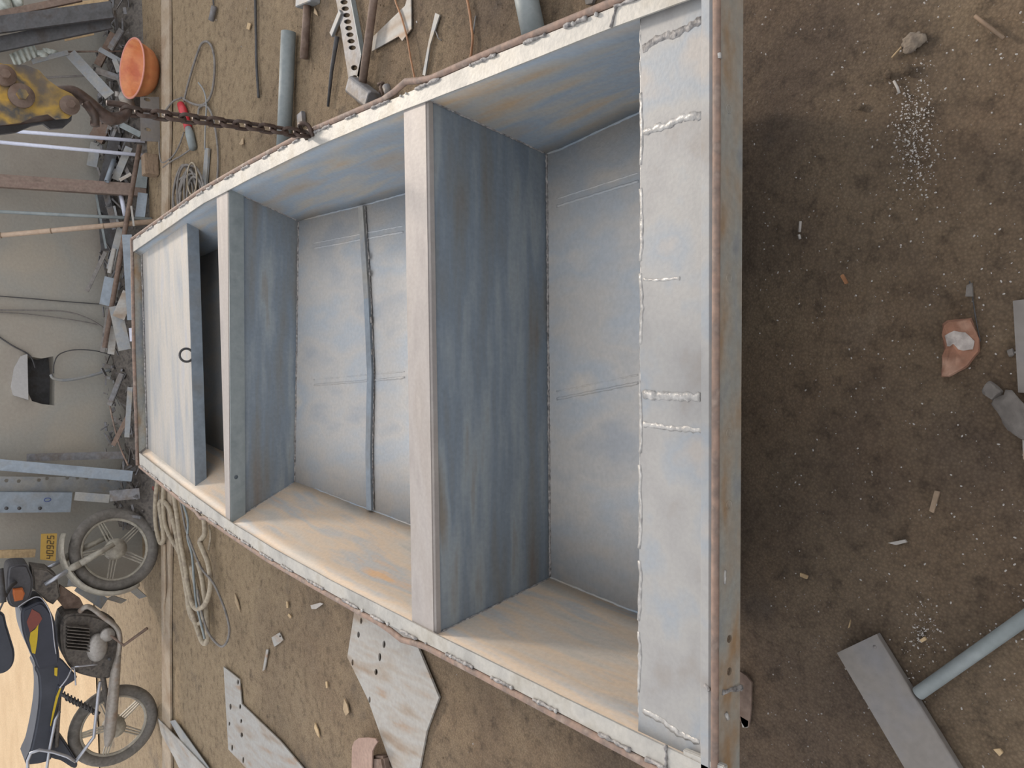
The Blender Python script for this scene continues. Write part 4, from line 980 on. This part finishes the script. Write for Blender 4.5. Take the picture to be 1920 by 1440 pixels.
gtube('welding_lead', [(372, 155), (382, 170), (387, 195), (385, 240), (384, 280)], 3, 'lgrey', 'thin pale wire running past the red holder to the light strip', 'wire', .014, sm=True, seg=6)
eh = thing('electrode_holder', tuple(pz(350, 235)), 'red handled electrode holder on the dirt beside the hoist chain', 'welding tool')
tube('grip', [pz(339, 196, .02), pz(343, 206, .02), pz(353, 240, .02)], [.023, .026, .023], 'red', eh, 14)
tube('jaws', [pz(353, 240, .02), pz(356, 252, .02), pz(362, 278, .02)], [.020, .027, .024], 'galv', eh, 12)
tube('insulator', [pz(349, 238, .026), pz(358, 268, .026)], .013, 'red', eh, 10)
# coil of wire by the rail
P = []
for k in range(0, 150):
    a = k * 2 * math.pi / 16; q = k / 150
    P.append(pz(343 + 22 * q + (17 + 5 * math.sin(k * .31)) * math.cos(a), 372 + (52 + 12 * math.sin(k * .17)) * math.sin(a), .008 + .035 * q + .008 * math.sin(k * .9)))
o = tube('cable_coil', smoothpath(P, 3), .0075, 'cable', None, 6); tag(o, 'tangled coil of grey cable on the ground against the right rail', 'cable coil')
P = [pz(360 + 9 * math.cos(k * .39), 335 + 30 * math.sin(k * .39), .03 + .001 * k) for k in range(40)]
o = tube('cable_coil', smoothpath(P, 3), .0045, 'hose', None, 6); tag(o, 'small beige cable coil lying on the grey tangled coil', 'cable coil')

# ------------------------------------------------------------------ hoses left of the bow
def hose(pxs, wpx, m, z, lb, cat='hose'):
    P = [pz(x, y, z + .008 * math.sin(i * 1.3)) for i, (x, y) in enumerate(pxs)]
    r = wpx / pxm(P[0]) / 2; return tag(tube('hose' if cat == 'hose' else 'cord', smoothpath(P, 6), r, m, None, 10), lb, cat)
hose([(296, 898), (292, 930), (291, 965), (294, 995), (301, 1018), (307, 1008), (303, 975), (299, 945), (306, 940), (318, 955), (328, 990), (337, 1035), (346, 1085), (354, 1130), (366, 1165), (374, 1190), (382, 1206), (389, 1198), (388, 1160), (384, 1120), (378, 1080), (371, 1055)], 8.5, 'hose', .04, 'beige hose lying nearest the front tyre, longest of the tangle')
hose([(324, 915), (331, 960), (338, 1010), (347, 1060), (353, 1100), (360, 1130), (370, 1142), (382, 1136), (391, 1118), (395, 1090), (390, 1056), (380, 1030), (375, 1015), (384, 1000), (382, 965), (380, 940)], 9, 'hose', .06, 'thick beige hose ending in a round bend by the dark cord')
hose([(308, 900), (306, 935), (308, 975), (318, 1005), (334, 1032), (344, 1060), (350, 1100), (352, 1130), (358, 1155), (370, 1170), (380, 1160), (376, 1130), (366, 1095), (358, 1062)], 8, 'hose', .03, 'beige hose in the middle of the tangle by the rail')
hose([(336, 925), (342, 960), (348, 990), (362, 1030), (378, 1066), (398, 1090), (412, 1118), (424, 1150), (430, 1180), (426, 1202), (416, 1212), (402, 1202), (388, 1180), (376, 1140), (370, 1105)], 4, 'cable', .075, 'dark cord looping widest around the beige hoses', 'cord')
hose([(342, 940), (352, 975), (352, 1010), (360, 1040), (364, 1090), (368, 1130), (376, 1165), (384, 1198)], 4.5, 'galv', .07, 'bluish-grey cord running straight along the beige hoses', 'cord')
hose([(309, 1020), (309, 1060), (310, 1100), (308, 1140), (309, 1190)], 5, 'curb', .022, 'dusty old hose lying on the curb beside the front tyre')
hose([(392, 985), (395, 1005), (391, 1030)], 4, 'hose', .02, 'short bit of hose poking out beneath the rail')

# ------------------------------------------------------------------ cut plates left of the boat
tag(gplate('cut_plate', [(419, 1250), (449, 1274), (453, 1320), (525, 1389), (568, 1440), (610, 1500), (520, 1500), (461, 1440), (428, 1405)], 'plate', .008, .006,
    [(446, 1279, 2, 5), (450, 1325, 2, 5), (452, 1352, 2, 4), (453, 1378, 2.4, 5), (432, 1325, 2, 6), (430, 1357, 1.6, 4), (435, 1402, 2, 6), (456, 1425, 2, 6)]), 'stepped pale cut plate with bolt holes lying on the dirt', 'plate')
tag(gplate('cut_plate', [(700, 1120), (664, 1148), (651, 1232), (690, 1312), (728, 1420), (760, 1500), (775, 1500), (800, 1370), (823, 1308), (780, 1205)], 'plate', .012, .008,
    [(677, 1164, 2.2, 6), (672, 1190, 2.4, 6), (720, 1208, 2.8, 7), (712, 1232, 2.6, 8), (705, 1260, 3, 6), (661, 1242, 2, 6), (693, 1312, 2, 6)]), 'large kite-shaped pale cut plate poking from under the boat rail', 'plate')
tag(gplate('cut_plate', [(296, 1347), (340, 1392), (390, 1445), (420, 1490), (360, 1490), (326, 1420), (302, 1376)], 'plate', .024, .006), 'long pointed pale plate near the rear tyre', 'plate')
tag(gplate('steel_strip', [(318, 1352), (328, 1350), (362, 1398), (392, 1440), (380, 1440), (340, 1390)], 'lgrey', .016, .004), 'slim strip lying beside the pointed pale plate', 'strip')
tag(gplate('steel_tab', [(509, 1195), (524, 1186), (531, 1200), (524, 1206), (514, 1213)], 'plate', .006, .004, [(525, 1193, 1.5, 2)]), 'tiny drilled tab on the dirt midway along the left rail', 'tab')
# curved rubber strip
P = [(658, 1490), (659, 1440), (660, 1400), (664, 1390), (672, 1384), (690, 1383), (704, 1385), (708, 1391), (703, 1398), (698, 1408), (697, 1440), (698, 1490)]
a0 = gplate('rubber_strip', P, 'rubber', .05, .006); tag(a0, 'pinkish curled rubber strip at the bottom edge beside the kite plate', 'rubber strip')
for v in a0.data.vertices: v.co.z += 0
o = box('brown_lump', pz(715, 1430, .02), (.06, .10, .04), 'rustb', rot=Matrix.Rotation(.3, 4, 'Z'), bev=.01); tag(o, 'rounded brown lump beside the pinkish rubber strip', 'scrap')  # rounded brown box next to the strip
for px_, mm, lb in (
    ([(440, 1112), (446, 1130), (450, 1148), (445, 1140), (440, 1128)], 'paper', 'dry pale leaf next to the cord loop'),
    ([(645, 1310), (651, 1322), (654, 1336), (648, 1342), (643, 1330)], 'paper', 'pale leaf left of the kite plate'),
    ([(590, 1355), (596, 1368), (599, 1384), (594, 1378), (589, 1366)], 'palewood', 'curled wood chip below the pale leaf'),
    ([(499, 1218), (503, 1218), (496, 1256), (492, 1258)], 'plate', 'faint grey strip below the drilled tab'),
    ([(610, 1278), (613, 1278), (614, 1290), (611, 1290)], 'palewood', 'tiny upright wood splinter on the left dirt'),
    ([(536, 1128), (539, 1128), (540, 1140), (537, 1140)], 'palewood', 'tiny wood splinter near the left rail'),
    ([(541, 1150), (546, 1156), (544, 1160), (539, 1154)], 'palewood', 'tiny wood chip beside another near the rail'),
    ([(582, 1135), (600, 1130), (606, 1132), (592, 1142), (584, 1142)], 'chip', 'crumpled pale scrap next to the left rail'),
    ([(448, 270), (455, 258), (456, 270), (452, 272)], 'paper', 'triangular pale chip by the chain'),
    ([(590, 14), (596, 30), (588, 24)], 'paper', 'triangular pale chip beside the small hammer'),
    ([(464, 42), (470, 44), (467, 56), (462, 54)], 'palewood', 'pale wood chip near the thin dark rod'),
    ([(1575, 517), (1580, 514), (1589, 530), (1584, 533)], 'copper', 'orange stub lying in the dark shade behind the stern'),
    ([(1742, 958), (1752, 920), (1762, 922), (1750, 962)], 'wood', 'reddish wood sliver on the dirt below the brick'),
    ([(1500, 1074), (1514, 1080), (1512, 1086), (1500, 1081)], 'palewood', 'wood chip near the flange end'),
    ([(1590, 1178), (1594, 1162), (1592, 1176)], 'palewood', 'thin pale splinter just above the square tube'),
    ([(1664, 1018), (1696, 1012), (1700, 1017), (1680, 1022)], 'chip', 'thin white sliver above the square tube'),
    ([(1386, 1258), (1400, 1268), (1409, 1280), (1408, 1330), (1404, 1362), (1396, 1364), (1386, 1348)], 'rustb', 'brown torn cardboard scrap beside the transom flange'),
    ([(1388, 1343), (1403, 1352), (1402, 1364), (1392, 1364)], 'plate', 'grey tip of scrap by the brown cardboard'),
    ([(1862, 1405), (1874, 1404), (1880, 1412), (1874, 1418)], 'palewood', 'pale wood chip right of the square tube'),
    ([(1724, 1200), (1733, 1194), (1737, 1200), (1728, 1205)], 'palewood', 'cream chip on the grey slag patch'),
    ([(1812, 625 - 90), (1822, 530), (1824, 556), (1810, 556)], 'stone', 'small grey shard above the brick'),
):
    tag(gplate('ground_scrap', px_, mm, .006, .005), lb, 'scrap')
gtube('twig', [(1828, 30), (1846, 44), (1882, 72)], 7, 'wood', 'twig with a thick end at the upper right corner', 'twig')
gtube('twig', [(1672, 108), (1690, 88)], 3, 'palewood', 'little curved straw right of the stern', 'twig')
gtube('thin_wire', [(1818, 527), (1824, 560), (1830, 600), (1838, 640)], 2.4, 'dark', 'dark thin wire running past the brick', 'wire', .004, sm=True, seg=6)
gtube('twig', [(1676, 152), (1683, 165), (1686, 175)], 5, 'chip', 'white curved sliver near the grey slag streak', 'sliver')
gtube('twig', [(1501, 415), (1499, 435)], 5, 'chip', 'small white stick in the shade behind the stern, the longer one', 'stick')
gtube('twig', [(1498, 440), (1500, 448)], 5, 'chip', 'small white stub in the shade under the longer stick', 'stick')
# brick, stones, plate, sack, tube and pipe near the photographer
def prism(name, px_, z1, m, parent=None, amp=.004, bev=.006, seed=1):
    bm = bmesh.new(); base = [bm.verts.new(pz(x, y, -.004)) for x, y in px_]; c0 = sum((v.co for v in base), Vector()) / len(base)
    # the top outline is what the photo shows: place it at its own height
    top = []
    for i, (x, y) in enumerate(px_):
        p = pz(x, y, z1 * .8); p = p.lerp(Vector((c0.x, c0.y, z1)), .06); top.append(bm.verts.new(p))
    ct = bm.verts.new(sum((v.co for v in top), Vector()) / len(top) + Vector((0, 0, z1 * .15))); k = len(base)
    for i in range(k):
        bm.faces.new((base[i], base[(i + 1) % k], top[(i + 1) % k], top[i])); bm.faces.new((top[i], top[(i + 1) % k], ct))
    bm.faces.new(base)
    bmesh.ops.subdivide_edges(bm, edges=bm.edges[:], cuts=3, use_grid_fill=True)
    for v in bm.verts:
        if v.co.z > .003: v.co += Vector((noise.noise(v.co * 40), noise.noise(v.co * 40 + Vector((9, 0, 0))), noise.noise(v.co * 40 + Vector((0, 9, 0))))) * amp
    return fin(bm, name, m, parent, False)
br = thing('broken_brick', tuple(pz(1800, 650)), 'broken reddish brick with grey mortar on the near dirt', 'brick')
prism('brick_body', [(1768, 606), (1777, 600), (1822, 597), (1837, 633), (1837, 660), (1816, 687), (1780, 707), (1765, 707), (1768, 669), (1772, 654), (1766, 627)], .042, 'brick', br)
prism('mortar_patch', [(1771, 628), (1790, 618), (1812, 622), (1828, 640), (1826, 656), (1800, 660), (1786, 652), (1774, 650)], .046, 'mortar', br, amp=.003)
o = lump('stone', pz(1860, 734, .012), (.021, .018, .014), 'stone', seed=3, sharp=True, rot=.6); tag(o, 'angular grey stone below the broken brick', 'stone')
o = lump('stone', pz(1895, 661, .006), (.009, .007, .007), 'stone', seed=5, sharp=True); tag(o, 'tiny dark stone right of the broken brick', 'stone')
o = lump('stone', pz(1712, 78, .002), (.017, .022, .006), 'clod', seed=8, amp=.8); tag(o, 'flattish grey clod in the upper right dirt', 'stone')
for k, (x, y, s_r, lb) in enumerate(((1700, 130, .012, 'brown clod below the flattish grey clod'), (1664, 140, .009, 'smaller brown clod left of another'), (1612, 200, .008, 'brown clod beside the slag streak'))):
    o = lump('dirt_clod', pz(x, y, .003), (s_r, s_r * .9, s_r * .7), 'dirt', seed=20 + k, amp=.4); tag(o, lb, 'clod')
tag(gplate('steel_plate', [(1899, 564), (1960, 556), (1960, 738), (1909, 736)], 'tube', .006, .006), 'flat grey plate cut off by the right edge', 'plate')
tag(gplate('steel_plate', [(1916, 785), (1960, 780), (1960, 900), (1918, 860)], 'plate', .006, .006), 'flat pale plate below the lumpy sack at the right edge', 'plate')
o = lump('cloth_sack', pz(1905, 778, .014), (.028, .05, .018), 'stone', seed=12, amp=.5, rot=-1.0); tag(o, 'lumpy dark cloth at the right edge under the stone', 'cloth')
# rectangular tube: top face outline in the photo
zt = .020
a0, a1 = pz(1638, 1182, zt), pz(1572, 1232, zt); d0 = (pz(1797, 1440, zt) - a0); d1 = (pz(1694, 1440, zt) - a1)
L_t = .75; u0 = ((d0.normalized() + d1.normalized()) / 2).normalized()
cmid = (a0 + a1) / 2; wd = (a0 - a1); wdt = abs(wd.cross(u0).length)
rt_ = thing('rectangular_tube', (cmid.x, cmid.y, 0), 'dull grey rectangular steel tube lying at the lower right', 'steel tube')
W2, H2, T2 = wdt / 2, zt / 2, .004
cen = Vector((cmid.x, cmid.y, zt / 2))
bm = bmesh.new()
s2_ = u0.cross(Vector((0, 0, 1)))
def rr_(w_, h_, r_, n=4):
    out = []
    for sx, sy, a in ((1, 1, 0), (-1, 1, 90), (-1, -1, 180), (1, -1, 270)):
        for k in range(n + 1):
            t = math.radians(a + 90 * k / n); out.append((sx * (w_ - r_) + r_ * math.cos(t), sy * (h_ - r_) + r_ * math.sin(t)))
    return out
O_, I_ = rr_(W2, H2, .004), rr_(W2 - T2, H2 - T2, .002)
lo = [bm.verts.new(cen + s2_ * a + Vector((0, 0, b))) for a, b in O_]; li = [bm.verts.new(cen + s2_ * a + Vector((0, 0, b))) for a, b in I_]
ho = [bm.verts.new(v.co + u0 * L_t) for v in lo]; hi = [bm.verts.new(v.co + u0 * L_t) for v in li]; k = len(lo)
for i in range(k):
    j = (i + 1) % k
    bm.faces.new((lo[i], lo[j], ho[j], ho[i])); bm.faces.new((li[i], li[j], hi[j], hi[i])); bm.faces.new((lo[i], lo[j], li[j], li[i])); bm.faces.new((ho[i], ho[j], hi[j], hi[i]))
fin(bm, 'tube_wall', 'tube', rt_)
p = pz(1640, 1213, zt) ; tube('dent', [p + Vector((0, 0, -.002)), p + Vector((0, 0, .0006))], .004, 'iron', rt_, 10)
gtube('steel_pipe', [(1722, 1300), (1960, 1132)], 25, 'galv', 'galvanized pipe butting against the rectangular tube', 'pipe', hollow=.86, seg=28)

# tiny white slag chips, uncountable
def on_deck(p): return (.84 < p.y < 4.55 and -.8 < p.x < .9)
bm = bmesh.new(); n = 0
while n < 1900:
    if n % 3: x, y = random.uniform(1395, 1920), random.uniform(0, 1440)
    else: x, y = random.uniform(320, 1920), random.uniform(0, 1440)
    if random.random() < .30: x, y = random.gauss(1715, 22), random.gauss(250, 60)
    elif random.random() < .10: x, y = random.gauss(1735, 18), random.gauss(1185, 30)
    if x > 1930: continue
    p = pz(x, y, .002); n += 1
    if on_deck(p) and p.y > 1.1: continue
    s = random.choice((.0006, .0008, .0010, .0013, .0020)) * (1 if p.y < 2 else 1.7)
    m_ = Matrix.Translation(p) @ Matrix.Rotation(random.uniform(0, 6), 4, 'Z') @ Matrix.Diagonal((s * random.uniform(.8, 1.8), s, s * .8, 1))
    bmesh.ops.create_icosphere(bm, subdivisions=1, radius=1, matrix=m_)
o = fin(bm, 'slag_chips', 'chip'); o['kind'] = 'stuff'; tag(o, 'scattered tiny white slag chips all over the dirt', 'slag')
bm = bmesh.new()
for n in range(1600):
    if n % 3: x, y = random.uniform(1395, 1930), random.uniform(0, 1440)
    else: x, y = random.uniform(330, 1100), random.choice((random.uniform(0, 250), random.uniform(1050, 1440)))
    p = pz(x, y, .001)
    if on_deck(p) and p.y > 1.1: continue
    s = random.uniform(.0008, .0022) * (1 if p.y < 2 else 1.8)
    m_ = Matrix.Translation(p) @ Matrix.Rotation(random.uniform(0, 6), 4, 'Z') @ Matrix.Diagonal((s * random.uniform(.8, 1.6), s, s * .7, 1))
    bmesh.ops.create_icosphere(bm, subdivisions=1, radius=1, matrix=m_)
o = fin(bm, 'dirt_crumbs', 'dirt'); o['kind'] = 'stuff'; tag(o, 'scattered crumbs of brown dirt on the ground', 'dirt')

for o in bpy.data.objects:
    if '_w' in o: del o['_w']
